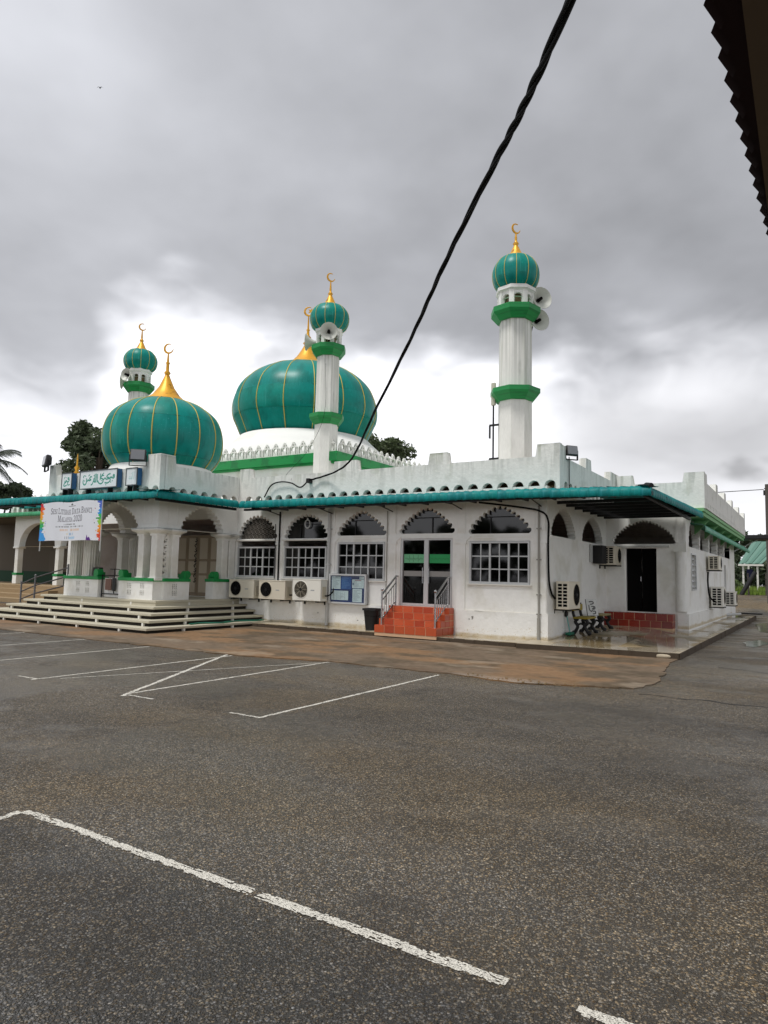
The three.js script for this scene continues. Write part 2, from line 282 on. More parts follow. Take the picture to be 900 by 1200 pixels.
function ragged(a, b, n, amp) { const o = []; for (let i = 0; i < n; i++) { const t = i / n; o.push([mix(a[0], b[0], t) + R(-amp, amp), mix(a[1], b[1], t) + R(-amp, amp)]); } return o; }
{
  const e = [[-46, -10.3], [-10.2, -10.36], [-8, -10.85], [-5.5, -10.92], [-4.2, -10.72], [-3, -11.2], [-2.42, -11.5], [-2.3, -12.6], [-2.62, -15.4], [-2.62, -16.6]];
  let o = []; for (let i = 0; i < e.length - 1; i++) o = o.concat(ragged(e[i], e[i + 1], Math.max(6, Math.ceil(Math.hypot(e[i + 1][0] - e[i][0], e[i + 1][1] - e[i][1]) * 5)), 0.055));
  o.push([-2.62, -16.6], [-14.5, -17.6], [-46, -17.6]);
  const ag = ext(new THREE.Shape(o.map((p) => new THREE.Vector2(p[0], -p[1]))), 0.03); ag.rotateX(-Math.PI / 2); ag.translate(0, -0.008, 0); { const p = ag.attributes.position, u = ag.attributes.uv; for (let i = 0; i < p.count; i++) u.setXY(i, (p.getX(i) + 28) / 26, (-p.getZ(i) - 10.3) / 7); } struct('stained_concrete_apron', ag, M.apron);
  // broken edge of the apron: crumbs of concrete
  const crumbs = []; for (let k = 0; k < 46; k++) { const g = new THREE.DodecahedronGeometry(R(0.006, 0.022), 0); g.scale(1.4, 0.6, 1); g.rotateY(R(0, 6)); g.translate(R(-5.2, -2.6), 0.028, -10.95 - R(-0.15, 0.25)); crumbs.push(g); }
  const c = put('concrete_crumbs', crumbs, M.concrete); c.userData = { kind: 'stuff', label: 'loose concrete crumbs along the broken apron edge', category: 'rubble' };
}
// narrow dark crack and patch seams in the asphalt
{
  const crack = (pts, w) => { const L = [], Q = []; for (const p of pts) { const h = w * R(0.3, 1); L.push([p[0], p[1] - h]); Q.unshift([p[0], p[1] + h]); } return L.concat(Q); };
  const a = []; for (let i = 0; i <= 40; i++) a.push([mix(-2.3, 1.5, i / 40), -11.0 + (fbm(i * 0.3, 2, 3, 5) - 0.5) * 0.25]);
  sheet('asphalt_seam', crack(a, 0.022), 0.005, M.black);
  const b = []; for (let i = 0; i <= 30; i++) b.push([mix(-1.7, 0.6, i / 30), -15.55 + i * 0.03 + (fbm(i * 0.3, 8, 3, 5) - 0.5) * 0.2]);
  sheet('asphalt_seam', crack(b, 0.028), 0.005, M.black);
}
// puddles along the lane at the side of the building
{
  const pud = (cx, cz, rx, rz, s) => { const o = []; for (let i = 0; i < 56; i++) { const t = i / 56 * Math.PI * 2, r = 0.55 + 0.9 * fbm(Math.cos(t) * 1.5 + s, Math.sin(t) * 1.5 + s, 2, 400 + s); o.push([cx + Math.cos(t) * rx * r, cz + Math.sin(t) * rz * r]); } sheet('puddle', o, 0.008 + s * 0.0003, M.puddle); };
  pud(-1.5, -22.5, 0.3, 1.3, 1); pud(-1.2, -33, 0.75, 6.0, 2); pud(-0.9, -42, 1.2, 3, 5);
}
// painted parking lines, worn: broken outline and bare spots
{
  const worn = (x0, z0, x1, z1, w, gaps = []) => {
    const L = Math.hypot(x1 - x0, z1 - z0), ux = (x1 - x0) / L, uz = (z1 - z0) / L, step = Math.max(0.01, w * 0.16), n = Math.ceil(L / step), tri = [], at = (s, o) => [x0 + ux * s - uz * o, z0 + uz * s + ux * o];
    const rows = 9; const keep = (i, r) => { const s = i * step, edge = Math.abs(r - (rows - 1) / 2) / (rows / 2); if (gaps.some((g) => s > g[0] && s < g[1])) return false; const nz = vnoise(s * 32, r * 1.6, 500) * 0.6 + vnoise(s * 9, r * 0.5, 501) * 0.4; return nz > 0.29 + 0.28 * edge * edge; };
    for (let i = 0; i < n; i++) for (let r = 0; r < rows; r++) if (keep(i, r)) {
      const o0 = (r / rows - 0.5) * w, o1 = ((r + 1) / rows - 0.5) * w, j = () => R(-0.5, 0.5) * w / rows;
      const A = at(i * step, o0 + j()), B = at((i + 1.05) * step, o0 + j()), D = at(i * step, o1 + j()), E2 = at((i + 1.05) * step, o1 + j());
      tri.push(A[0], 0, A[1], D[0], 0, D[1], B[0], 0, B[1], B[0], 0, B[1], D[0], 0, D[1], E2[0], 0, E2[1]);
    }
    const g = new THREE.BufferGeometry(); g.setAttribute('position', new THREE.Float32BufferAttribute(tri, 3)); g.computeVertexNormals(); const uv = []; for (let i = 0; i < tri.length; i += 3) uv.push(tri[i], tri[i + 2]); g.setAttribute('uv', new THREE.Float32BufferAttribute(uv, 2)); g.translate(0, 0.004, 0);
    struct('painted_line', g, M.line);
  };
  worn(-4.72, -2.875, -0.5, -2.875, 0.072, [[2.13, 2.17], [3.57, 3.86], [4.1, 4.3]]);
  worn(-4.73, -2.85, -4.73, -1.2, 0.072);
  for (const [x, a, b] of [[-5.57, -6.22, -10.75], [-8.03, -6.2, -10.85], [-10.1, -6.1, -10.35], [-12.6, -6.0, -10.3], [-14.94, -6.1, -10.3], [-17.5, -6.1, -10.3], [-19.9, -6.1, -10.3]]) worn(x, a, x, b, 0.06);
  for (const x of [-5.55, -7.45, -10.1]) worn(x - 0.5, -6.2, x, -6.2, 0.05);
  worn(-7.95, -6.1, -10.3, -10.4, 0.075); worn(-9.9, -6.45, -8.08, -10.66, 0.035);
}

// ------------------------------------------------------------------ the raised slabs round the building
{
  const t = thing('wet_pavement_slab', 'wet concrete slab with a dark broken edge beside the side entrance', 'pavement');
  // top surface rises a little towards the side entrance
  const edgeX = (z) => mix(-2.56, -2.39, (-16.4 - z) / 20.6), edgeY = (z) => mix(0.14, 0.222, (-16 - z) / 21), h = (x, z) => mix(mix(0.14, 0.285, sstep(-16, -21, z)), edgeY(z), sstep(0, 1, (x + 5.0) / (edgeX(z) + 5.0)));
  const zs = [], front = -15.9; for (let i = 0; i <= 40; i++) zs.push(mix(front, -37, i / 40));
  const pos = [], uv = [], idx = [];
  zs.forEach((z, i) => { for (let k = 0; k <= 10; k++) { const x = mix(-6.16, edgeX(z), k / 10); pos.push(x, h(x, z), z + (i === 0 ? (k / 10) * -0.45 : i < 3 ? (k / 10) * -0.2 : 0)); uv.push(x, z); if (i < 40 && k < 10) { const a = i * 11 + k; idx.push(a, a + 1, a + 11, a + 1, a + 12, a + 11); } } });
  const g = new THREE.BufferGeometry(); g.setAttribute('position', new THREE.Float32BufferAttribute(pos, 3)); g.setAttribute('uv', new THREE.Float32BufferAttribute(uv, 2)); g.setIndex(idx); g.computeVertexNormals();
  put('slab_top', g, M.slab, t);
  const edge = []; const seg = (ax, az, bx2, bz, ya, yb) => { const n = 40; for (let i = 0; i < n; i++) { const t0 = i / n, t1 = (i + 1) / n, w = R(0.0, 0.035), l = Math.hypot(bx2 - ax, bz - az) / n, g2 = box(l * 1.02, mix(ya, yb, t0), 0.06 + w, 0, mix(ya, yb, t0) / 2 - 0.004 - R(0, 0.006), 0); g2.rotateY(-Math.atan2(bz - az, bx2 - ax)); g2.translate(mix(ax, bx2, (t0 + t1) / 2), 0, mix(az, bz, (t0 + t1) / 2)); edge.push(g2); } };
  seg(-6.16, -15.92, -2.58, -16.38, 0.14, 0.14); seg(-2.585, -16.38, -2.415, -37, 0.141, 0.221);
  put('slab_edge', edge, M.kerbDark, t);
  const bits = []; for (const x of [-3.62, -3.45, -2.95, -2.85, -5.9]) { const b = new THREE.DodecahedronGeometry(R(0.06, 0.1), 1); b.scale(1.6, 0.6, 0.6); b.translate(x, 0.06, -16.32 - (x + 2.9) * -0.12); bits.push(b); }
  put('broken_patch', bits, std(C(180, 168, 146), 0.9), t);
  const t2 = thing('pavement_strip', 'narrow low concrete strip along the foot of the white front wall', 'pavement');
  put('strip_top', wuv(bx(-16, -6.17, 0, 0.13, -17.2, -16.15)), M.slab, t2);
  const e2 = []; for (let i = 0; i < 70; i++) { const x = mix(-15.9, -6.2, i / 70); e2.push(box(0.15, 0.124 - R(0, 0.03), R(0.02, 0.07), x, 0.06, -16.14)); }
  put('strip_edge', e2, M.kerbDark, t2);
}

// ------------------------------------------------------------------ the mosque: main hall
const Z0 = -17.1, XA = -5.8, ZB = -23.05, XB = -3.36;
const hall = thing('mosque_hall', 'long white single storey mosque hall with crenellated parapet, lobed arches and large teal dome', 'mosque');
const bays = [{ c: -7.12, k: 'a' }, { c: -9.34, k: 'door' }, { c: -11.58, k: 'a' }, { c: -13.72, k: 'b' }, { c: -15.79, k: 'b' }];
const wallTop = 4.02;
{
  const s = shapeOf(rect(-26.3, XA, 0.05, wallTop));
  for (const b of bays) {
    if (b.k === 'a') { s.holes.push(pathOf(rect(b.c - 0.87, b.c + 0.87, 1.53, 2.69))); s.holes.push(pathOf(archPts(b.c, 2.89, 1.66, 0.70, 0.5, 15, 0.72))); }
    if (b.k === 'door') { s.holes.push(pathOf(rect(b.c - 0.84, b.c + 0.84, 0.86, 2.80))); s.holes.push(pathOf(archPts(b.c, 2.92, 1.66, 0.70, 0.5, 15, 0.72))); }
    if (b.k === 'b') { s.holes.push(pathOf(rect(b.c - 0.87, b.c + 0.87, 1.53, 2.75))); s.holes.push(pathOf(archPts(b.c, 2.82, 1.56, 0.70, 0.04, 15, 0.7))); }
  }
  s.holes.push(pathOf(rect(-19.78, -17.5, 0.82, 3.55))); s.holes.push(pathOf(rect(-25.9, -20.0, 0.82, 3.5)));
  put('front_wall', wuv(ext(s, 0.22, Z0 - 0.22)), M.plaster, hall);
  // plinth
  put('plinth', wuv(mg([bx(-16.8, -10.42, 0.05, 0.815, Z0, Z0 + 0.035), bx(-8.36, XA, 0.05, 0.815, Z0, Z0 + 0.035), bx(XA, XA + 0.035, 0.05, 0.815, ZB, Z0 + 0.035)]), 0.12), M.plinth, hall);
  { const chip = (x, y, w, h, s) => { const o = []; for (let i = 0; i < 14; i++) { const t = i / 14 * 6.283, r = 0.5 + 0.8 * hash(i, s, 61); o.push([x + Math.cos(t) * w * r, y + Math.sin(t) * h * r]); } put('paint_chip', ext(shapeOf(o), 0.003, Z0 + 0.035), M.chip, hall); }; chip(-7.86, 0.62, 0.03, 0.055, 1); chip(-7.95, 0.58, 0.04, 0.012, 2); chip(-7.7, 0.805, 0.16, 0.006, 3); chip(-7.2, 0.3, 0.014, 0.014, 4); chip(-13.1, 0.5, 0.02, 0.03, 5); chip(-11.6, 0.35, 0.03, 0.015, 6); }
  // side wall with open lobed arches
  const s2 = shapeOf(rect(17.32, 23.05, 0.05, wallTop)); for (const [c, w] of [[18.5, 2.05], [21.4, 2.2]]) s2.holes.push(pathOf(archPts(c, 2.85, w, 0.74, 0.15, 21, 0.6)));
  put('side_wall', wuv(xAxis(ext(s2, 0.22), XA - 0.22)), M.plaster, hall);
  const s3 = shapeOf(rect(XA, XB, 0.05, wallTop)); s3.holes.push(pathOf(rect(-5.18, -4.24, 0.73, 2.76))); s3.holes.push(pathOf(archPts(-4.64, 2.9, 1.86, 0.72, 0.25, 23, 0.62)));
  put('entrance_wall', wuv(ext(s3, 0.22, ZB - 0.22)), M.plaster, hall);
  const s4 = shapeOf(rect(23.27, 36, 0.05, wallTop)); for (let k = 0; k < 5; k++) s4.holes.push(pathOf(archPts(24.75 + k * 2.55, 2.84, 2.24, 0.98, 0.02, 17, 0.5)));
  s4.holes.push(pathOf(rect(24.0, 24.95, 1.45, 2.64))); s4.holes.push(pathOf(rect(33.5, 34.3, 1.45, 2.5)));
  put('lane_wall', wuv(xAxis(ext(s4, 0.22), XB - 0.22)), M.plaster, hall);
  put('lane_plinth', wuv(mg([bx(XB, XB + 0.05, 0.05, 0.72, -36, -23.05), bx(-3.64, XB + 0.05, 0.05, 0.72, ZB, ZB + 0.05)]), 0.26), M.plinth, hall);
  put('closing_wall', wuv(mg([bx(-26.3, -26.1, 0.05, wallTop, -38, Z0 - 0.22), bx(-26.3, XB, 0.05, wallTop, -38.2, -38), bx(XB - 0.4, XB - 0.001, 0.05, wallTop, -38, -36)])), M.plaster, hall);
  put('flat_roof', wuv(mg([bx(-26.3, XA, wallTop, wallTop + 0.1, -38, Z0), bx(XA, XB, wallTop, wallTop + 0.1, -38, ZB)])), M.parapet, hall);
  put('inner_floor', mg([bx(-26, XA - 0.23, 0.7, 0.8, -37.9, Z0 - 0.23), bx(XA - 0.22, XB - 0.23, 0.6, 0.7, -37.9, ZB - 0.23)]), M.redCarpet, hall);
  // relief: bay pilasters, capitals, arch panels
  const strip = (x) => put('pilaster', wuv(mg([bx(x - 0.13, x + 0.13, 0.815, 2.62, Z0, Z0 + 0.03), bx(x - 0.17, x + 0.17, 2.62, 2.68, Z0, Z0 + 0.05), bx(x - 0.11, x + 0.11, 2.95, 3.9, Z0, Z0 + 0.025), ext(shapeOf([[x - 0.14, 2.68], [x + 0.14, 2.68], [x + 0.3, 2.83], [x - 0.3, 2.83]]), 0.03, Z0)])), M.plaster, hall);
  for (const x of [-5.95, -8.23, -10.46, -12.66, -14.76]) strip(x);
  for (const b of bays) {
    const x0 = b.c - 1.0, x1 = b.c + 1.0, w = 0.022, d = Z0 + 0.012;
    put('moulding', mg([bx(x0, x0 + w, 2.9, 3.84, Z0, d), bx(x1 - w, x1, 2.9, 3.84, Z0, d), bx(x0 + w, x1 - w, 3.82, 3.84, Z0, d), bx(b.c - 0.98, b.c + 0.98, 2.78, 2.80, Z0, d + 0.004)]), M.plaster, hall);
  }
  // rounded corner column of the side entrance with its relief slots
  put('corner_column', wuv(mg([cyl(0.16, 0.16, 1.85, 14, -3.52, 0.8, ZB + 0.02), bx(-3.7, -3.34, 2.64, 2.7, ZB, ZB + 0.14), bx(-3.68, -3.62, 2.95, 3.9, ZB, ZB + 0.02), bx(-3.44, -3.38, 2.95, 3.9, ZB, ZB + 0.02)])), M.plaster, hall);
}
// ------------------------------------------------------------------ windows and doors of the hall
function windowUnit(c, y0, y1, sashes, parent = hall) {
  const w = grp('window', parent), x0 = c - 0.86, x1 = c + 0.86, zf = Z0 - 0.07, f = 0.05, fr = [];
  fr.push(bx(x0, x1, y0, y0 + f + 0.01, zf, zf + 0.09), bx(x0, x1, y1 - f, y1, zf, zf + 0.09), bx(x0, x0 + f, y0 + f + 0.01, y1 - f, zf, zf + 0.09), bx(x1 - f, x1, y0 + f + 0.01, y1 - f, zf, zf + 0.09));
  const cols = 6, rows = 3, iw = (x1 - x0 - 2 * f) / cols, ih = (y1 - y0 - 2 * f) / rows, bars = [];
  for (let i = 1; i < cols; i++) { const x = x0 + f + i * iw, t = i % 2 === 0 ? 0.026 : 0.014; bars.push(bx(x - t, x + t, y0 + f, y1 - f, zf + 0.012, zf + (i % 2 === 0 ? 0.06 : 0.045))); }
  for (let j = 1; j < rows; j++) { const y = y0 + f + j * ih; bars.push(bx(x0 + f, x1 - f, y - 0.016, y + 0.016, zf + 0.014, zf + 0.042)); }
  put('window_frame', fr, M.alu, w); put('window_bars', bars, M.alu, w);
  put('sill', bx(x0 - 0.05, x1 + 0.05, y0 - 0.035, y0 - 0.002, zf, Z0 + 0.05), M.trim, w);
  const pg = box(iw - 0.006, ih - 0.006, 0.006);
  for (let i = 0; i < cols; i++) for (let j = 0; j < rows; j++) { const p = put('pane', pg, M.glass, w); p.position.set(x0 + f + (i + 0.5) * iw, y0 + f + (j + 0.5) * ih, zf + 0.02); p.rotation.set(R(-0.004, 0.004), R(-0.006, 0.006), 0); }
  return w;
}
for (const b of bays) {
  if (b.k === 'a') windowUnit(b.c, 1.54, 2.68);
  if (b.k === 'b') {
    const w = windowUnit(b.c, 1.54, 2.56); 
    put('ledge', bx(b.c - 0.95, b.c + 0.95, 2.75, 2.79, Z0, Z0 + 0.05), M.trim, w);
  }
  const fan = grp('arch_window', hall), y0 = b.k === 'door' ? 2.92 : b.k === 'a' ? 2.89 : 2.82;
  put('arch_glass', bx(b.c - 0.92, b.c + 0.92, y0 - 0.02, y0 + 0.8, Z0 - 0.155, Z0 - 0.15), M.glass, fan);
  put('arch_bars', mg([bx(b.c - 0.012 + (b.k === 'door' ? 0.13 : -0.3), b.c + 0.012 + (b.k === 'door' ? 0.13 : -0.3), y0, y0 + 0.46, Z0 - 0.15, Z0 - 0.12), bx(b.c - 0.8, b.c + 0.8, y0 + 0.45, y0 + 0.475, Z0 - 0.15, Z0 - 0.12)]), M.steelDark, fan);
  if (b.k === 'b') {                                   // pierced tracery set in the round arches
    const tr = []; const N = b.c < -15 ? 1 : 0;
    if (N) for (let i = -4; i <= 4; i++) for (let j = 0; j < 4; j++) { const x = b.c + i * 0.17 + (j % 2) * 0.085, y = y0 + 0.08 + j * 0.17; if (Math.pow((x - b.c) / 0.76, 2) + Math.pow((y - y0) / 0.72, 2) > 0.95) continue; const r = new THREE.TorusGeometry(0.075, 0.012, 5, 10); r.translate(x, y, Z0 - 0.1); tr.push(r); const q = new THREE.TorusGeometry(0.03, 0.01, 4, 6); q.translate(x, y, Z0 - 0.1); tr.push(q); }
    else { const r = new THREE.TorusGeometry(0.12, 0.02, 6, 20); r.scale(0.85, 1.1, 1); r.translate(b.c, y0 + 0.47, Z0 - 0.08); tr.push(r); const q = new THREE.SphereGeometry(0.03, 8, 6); q.translate(b.c, y0 + 0.64, Z0 - 0.08); tr.push(q); }
    put('tracery', tr, N ? std(C(118, 112, 104), 0.8) : std(C(196, 198, 196), 0.6), fan);
  }
}
{ // glazed double door with green and white strips
  const d = grp('glass_door', hall), c = -9.34, z = Z0 - 0.1;
  put('door_frame', mg([bx(c - 0.83, c + 0.83, 2.73, 2.79, z, z + 0.09), bx(c - 0.83, c - 0.77, 0.87, 2.73, z, z + 0.09), bx(c + 0.77, c + 0.83, 0.87, 2.73, z, z + 0.09), bx(c - 0.07, c + 0.07, 0.93, 2.73, z + 0.01, z + 0.08), bx(c - 0.77, c + 0.77, 0.87, 0.93, z, z + 0.085)]), M.alu, d);
  for (const s of [-1, 1]) {
    put('pane', bx(Math.min(s * 0.07, s * 0.77) + c, Math.max(s * 0.07, s * 0.77) + c, 0.93, 2.73, z + 0.03, z + 0.038), M.glass, d);
    put('green_sticker_band', bx(Math.min(s * 0.09, s * 0.75) + c, Math.max(s * 0.09, s * 0.75) + c, 2.08, 2.33, z + 0.0395, z + 0.042), new THREE.MeshStandardMaterial({ roughness: 0.6, map: canvasTex(256, 96, (g, w, h) => { g.fillStyle = s < 0 ? '#6fb98a' : '#1f9a55'; g.fillRect(0, 0, w, h); g.fillStyle = s < 0 ? 'rgba(60,120,84,.8)' : 'rgba(30,120,66,.8)'; for (let i = 0; i < 14; i++) g.fillRect(20 + i * 16, 38 + (i % 3) * 4, 9, 16); if (s < 0) { g.fillStyle = '#3f7a58'; for (const x of [70, 120, 180]) g.fillRect(x, 10, 5, 76); } }) }), d);
    put('white_sticker_band', bx(Math.min(s * 0.09, s * 0.75) + c, Math.max(s * 0.09, s * 0.75) + c, 1.70, 1.85, z + 0.0395, z + 0.042), std(C(150, 150, 146), 0.6), d);
    put('handle', rod([c + s * 0.1, 1.5, z + 0.1], [c + s * 0.1, 1.95, z + 0.1], 0.012), M.stainless, d);
  }
}
{ // panelled timber doors under the porch
  for (const [x0, x1, deco] of [[-19.76, -17.52, 1]]) {
    const d = grp('timber_door', hall), n = 4, w = (x1 - x0) / n, z = Z0 - 0.12;
    for (let k = 0; k < n; k++) {
      const a = x0 + k * w + 0.006, b = a + w - 0.012, lf = grp('door_leaf', d); lf.name = 'door_leaf';
      put('leaf_board', bx(a, b, 0.83, 2.98, z, z + 0.04), M.wood, lf);
      for (const [p, q] of [[0.95, 1.55], [1.63, 2.05], [2.13, 2.88]]) { const m = rbox(b - a - 0.16, q - p, 0.03, 0.01, (a + b) / 2, (p + q) / 2, z + 0.045); put('door_panel', m, M.woodDark, lf); }
    }
    if (deco) { const cuts = []; for (let k = 0; k < 9; k++) { const t = new THREE.TorusGeometry(0.045, 0.016, 5, 9, 4.4); t.rotateZ(k % 2 ? 0.4 : 3.5); t.translate(-18.75, 1.35 + k * 0.18, z + 0.075); cuts.push(t); cuts.push(box(0.05, 0.03, 0.02, -18.72, 1.44 + k * 0.18, z + 0.075)); } put('door_ornament', cuts, M.black, d); }
  }
}
{ // dark side entrance door, lintel tube
  const d = grp('side_door', hall); put('door_leaf', mg([bx(-5.17, -4.72, 0.74, 2.75, ZB - 0.16, ZB - 0.11), bx(-4.70, -4.25, 0.74, 2.75, ZB - 0.16, ZB - 0.11)]), M.doorBlack, d); put('handle', rod([-4.74, 1.7, ZB - 0.1], [-4.74, 1.85, ZB - 0.1], 0.012), M.stainless, d);
  const l = thing('tube_lamp', 'long unlit fluorescent tube over the dark side door', 'lamp', [-4.62, 2.81, ZB]); put('lamp_body', mg([bx(-0.82, 0.78, -0.03, 0.03, 0, 0.07)]), std(C(190, 190, 184), 0.5), l); put('tube', mg([rod([-0.76, -0.02, 0.1], [0.02, -0.02, 0.1], 0.016), rod([0.06, -0.02, 0.1], [0.72, -0.02, 0.1], 0.016)]), std(C(210, 210, 206), 0.3), l);
  const wv = grp('louvre_window', hall); put('window_frame', mg([bx(XB, XB + 0.03, 1.44, 2.65, -24.98, -24.94), bx(XB, XB + 0.03, 1.44, 2.65, -24.02, -23.98), bx(XB, XB + 0.03, 1.44, 1.48, -24.94, -24.02), bx(XB, XB + 0.03, 2.6, 2.65, -24.94, -24.02)]), M.alu, wv);
  for (let k = 0; k < 6; k++) { const p = put('louvre_blade', box(0.1, 0.008, 0.9), M.alu, wv); p.position.set(XB - 0.04, 1.58 + k * 0.18, -24.48); p.rotation.z = -0.9; }
}
// ------------------------------------------------------------------ parapets
function merlonLine(a, b, yb, yt, merlons, top, holes) {              // outline in (u, y), merlons as [u0, u1]
  const pts = [[a, yb], [b, yb]]; const m = merlons.slice().sort((p, q) => q[0] - p[0]); let first = true;
  const flare = 0.05; const e = [];
  for (const [u0, u1] of m) { if (u1 < b - 0.01) { e.push([u1 + flare, yt]); e.push([u1, top]); } else e.push([b, top]); if (u0 > a + 0.01) { e.push([u0, top]); e.push([u0 - flare, yt]); } else e.push([a, top]); }
  if (!m.length || m[0][1] < b - 0.01) pts.push([b, yt]); pts.push(...e); if (!m.length || m[m.length - 1][0] > a + 0.01) pts.push([a, yt]);
  const s = shapeOf(pts);
  for (const h of holes) { const p = []; for (let i = 0; i <= 12; i++) { const t = Math.PI * i / 12; p.push([h + 0.155 * Math.cos(t), 4.11 + 0.155 * Math.sin(t)]); } p.push([h - 0.155, 4.02], [h + 0.155, 4.02]); s.holes.push(pathOf(p)); }
  return s;
}
const range = (a, b, d) => { const o = []; for (let v = a; v < b; v += d) o.push(v); return o; };
{
  const VB = 3.62;                                                     // v = 0 of the stain map, so that its top meets the coping
  const f1 = merlonLine(-16.67, -5.46, 3.9, 4.9, [[-6.06, -5.46], [-9.26, -8.7], [-12.65, -11.8], [-16.67, -16.2]], 5.22, range(-16.2, -5.7, 0.437));
  put('parapet_front', wuv(ext(f1, 0.2, Z0 - 0.18), VB), M.parapet, hall);
  const f2 = merlonLine(17.28, 23.4, 3.9, 4.9, [[17.28, 17.6], [19.5, 20.0], [22.3, 23.4]], 5.2, range(17.6, 22.9, 0.437));
  put('parapet_side', wuv(xAxis(ext(f2, 0.2), -5.66), VB), M.parapet, hall);
  const f3 = merlonLine(-5.45, -2.8, 4.0, 4.84, [[-5.45, -4.95], [-3.38, -2.8]], 5.14, []);
  put('parapet_entrance', wuv(ext(f3, 0.2, ZB - 0.15), VB), M.parapet, hall);
  const f4 = merlonLine(23.2, 37.6, 4.02, 4.84, [[23.2, 23.62], [26.0, 26.5], [28.6, 29.1], [31.3, 31.8], [34.2, 34.7], [37.1, 37.6]], 5.12, []);
  for (const u of range(23.5, 33, 0.42)) f4.holes.push(pathOf(rect(u - 0.07, u + 0.07, 4.08, 4.21)));
  put('parapet_lane', wuv(xAxis(ext(f4, 0.2), -3.0), VB), M.parapet, hall);
    put('green_overhang', wuv(mg([bx(-3.36, -2.82, 3.9, 4.0, -37.6, -22.9), bx(-3.6, -2.86, 3.78, 3.9, -37.5, -23.1)])), M.greenPale, hall);
  { const cg = ext(shapeOf([[-3.36, 3.3], [-3.36, 3.78], [-2.9, 3.78]]), 0.16); for (const z of [-25, -27.5, -30, -32.5, -35]) put('corbel', cg, M.greenPale, hall).position.z = z; }
  // unseen closed channel added behind the drainage arches to keep them dark
  put('shade_channel', mg([bx(-16.5, -5.7, 4.125, 4.34, Z0 - 0.95, Z0 - 0.9), bx(-16.5, -5.7, 4.34, 4.37, Z0 - 0.95, Z0 - 0.185), bx(-6.5, -6.45, 4.125, 4.34, -23, -18.1), bx(-6.5, -5.665, 4.34, 4.37, -23, -18.1), bx(-16.5, -5.7, 4.122, 4.13, Z0 - 0.9, Z0 - 0.185), bx(-6.45, -5.665, 4.122, 4.13, -23, -18.1)]), M.concrete, hall);
}
// ------------------------------------------------------------------ domes
function onion(profile) { const c = new THREE.CatmullRomCurve3(profile.map((p) => new THREE.Vector3(p[0], p[1], 0)), false, 'centripetal'); return c.getPoints(36).map((p) => [p.x, p.y]); }
function buildDome(parent, profile, gores, ribR, seams, phase = 0) {
  const d = grp('dome', parent), pr = onion(profile), n = pr.length - 1, cuts = [0, ...seams.map((s) => Math.round(s * n)), n];
  const A = 2 * Math.PI / gores, sub = 5;
  for (let b = 0; b < cuts.length - 1; b++) {
    const pos = [], uv = [], idx = []; const rows = cuts[b + 1] - cuts[b];
    for (let i = 0; i <= rows; i++) for (let k = 0; k <= sub; k++) { const [r, y] = pr[cuts[b] + i], t = (k / sub - 0.5) * A * 0.994, q = 1 + 0.012 * Math.cos((k / sub - 0.5) * Math.PI) - (i === 0 && b ? 0.004 : 0); pos.push(Math.sin(t) * r * q, y + (i === 0 && b ? 0.006 : 0), Math.cos(t) * r * q); uv.push(t * r * 0.35 + 0.5, y * 0.35); if (i < rows && k < sub) { const a = i * (sub + 1) + k; idx.push(a, a + 1, a + sub + 1, a + 1, a + sub + 2, a + sub + 1); } }
    const g = new THREE.BufferGeometry(); g.setAttribute('position', new THREE.Float32BufferAttribute(pos, 3)); g.setAttribute('uv', new THREE.Float32BufferAttribute(uv, 2)); g.setIndex(idx); g.computeVertexNormals();
    for (let k = 0; k < gores; k++) { const m = put('dome_panel', g, M.teal[Math.floor(hash(k, b, gores) * 3)], d); m.rotation.y = phase + k * A; }
  }
  const rg = tube(pr.filter((_, i) => i % 3 === 0).map((p) => [0, p[1], p[0] + ribR * 0.35]), ribR, 5, 30);
  for (let k = 0; k < gores; k++) { const m = put('gold_rib', rg, M.goldRib, d); m.rotation.y = phase + (k + 0.5) * A; }
  for (const s of seams) { const [r, y] = pr[Math.round(s * n)]; const t = new THREE.TorusGeometry(r + 0.004, Math.max(0.006, ribR * 0.35), 4, 64); t.rotateX(Math.PI / 2); t.translate(0, y, 0); put('seam', t, M.steelDark, d); }
  return d;
}
function crescentGeo(r, t) { const o = [], n = 22; for (let i = 0; i <= n; i++) { const a = 0.62 + (2 * Math.PI - 1.24) * i / n; o.push([Math.cos(a) * r, Math.sin(a) * r]); } for (let i = n; i >= 0; i--) { const a = 0.8 + (2 * Math.PI - 1.6) * i / n; o.push([Math.cos(a) * r * 0.82 + r * 0.16, Math.sin(a) * r * 0.82]); } const g = ext(shapeOf(o), t, -t / 2, t * 0.3); return g; }
function finial(parent, y0, cone, parts, cresc, star) {               // cone: [[r,y]...] gold sheet; parts: lathe profile; crescent [radius, centre y]
  const f = grp('finial', parent);
  put('gold_cap', lathe(cone, 16), M.gold, f); put('spire', lathe(parts, 12), M.gold, f);
  const rim = new THREE.TorusGeometry(cone[0][0], 0.022, 5, 32); rim.rotateX(Math.PI / 2); rim.translate(0, cone[0][1], 0); put('cap_rim', rim, M.bronze, f);
  const g = crescentGeo(cresc[0], cresc[0] * 0.12); g.rotateZ(0.5); g.rotateY(0.5); g.translate(0, cresc[1], 0); const list = [g];
  if (star) { const s = []; for (let i = 0; i < 10; i++) { const a = i * Math.PI / 5, r = i % 2 ? 0.07 : 0.16; s.push([Math.cos(a) * r, Math.sin(a) * r]); } const q = ext(shapeOf(s), 0.04, -0.02); q.rotateY(0.5); q.translate(0.1, cresc[1] + 0.02, -0.05); list.push(q); }
  put('crescent', list, M.gold, f); return f;
}
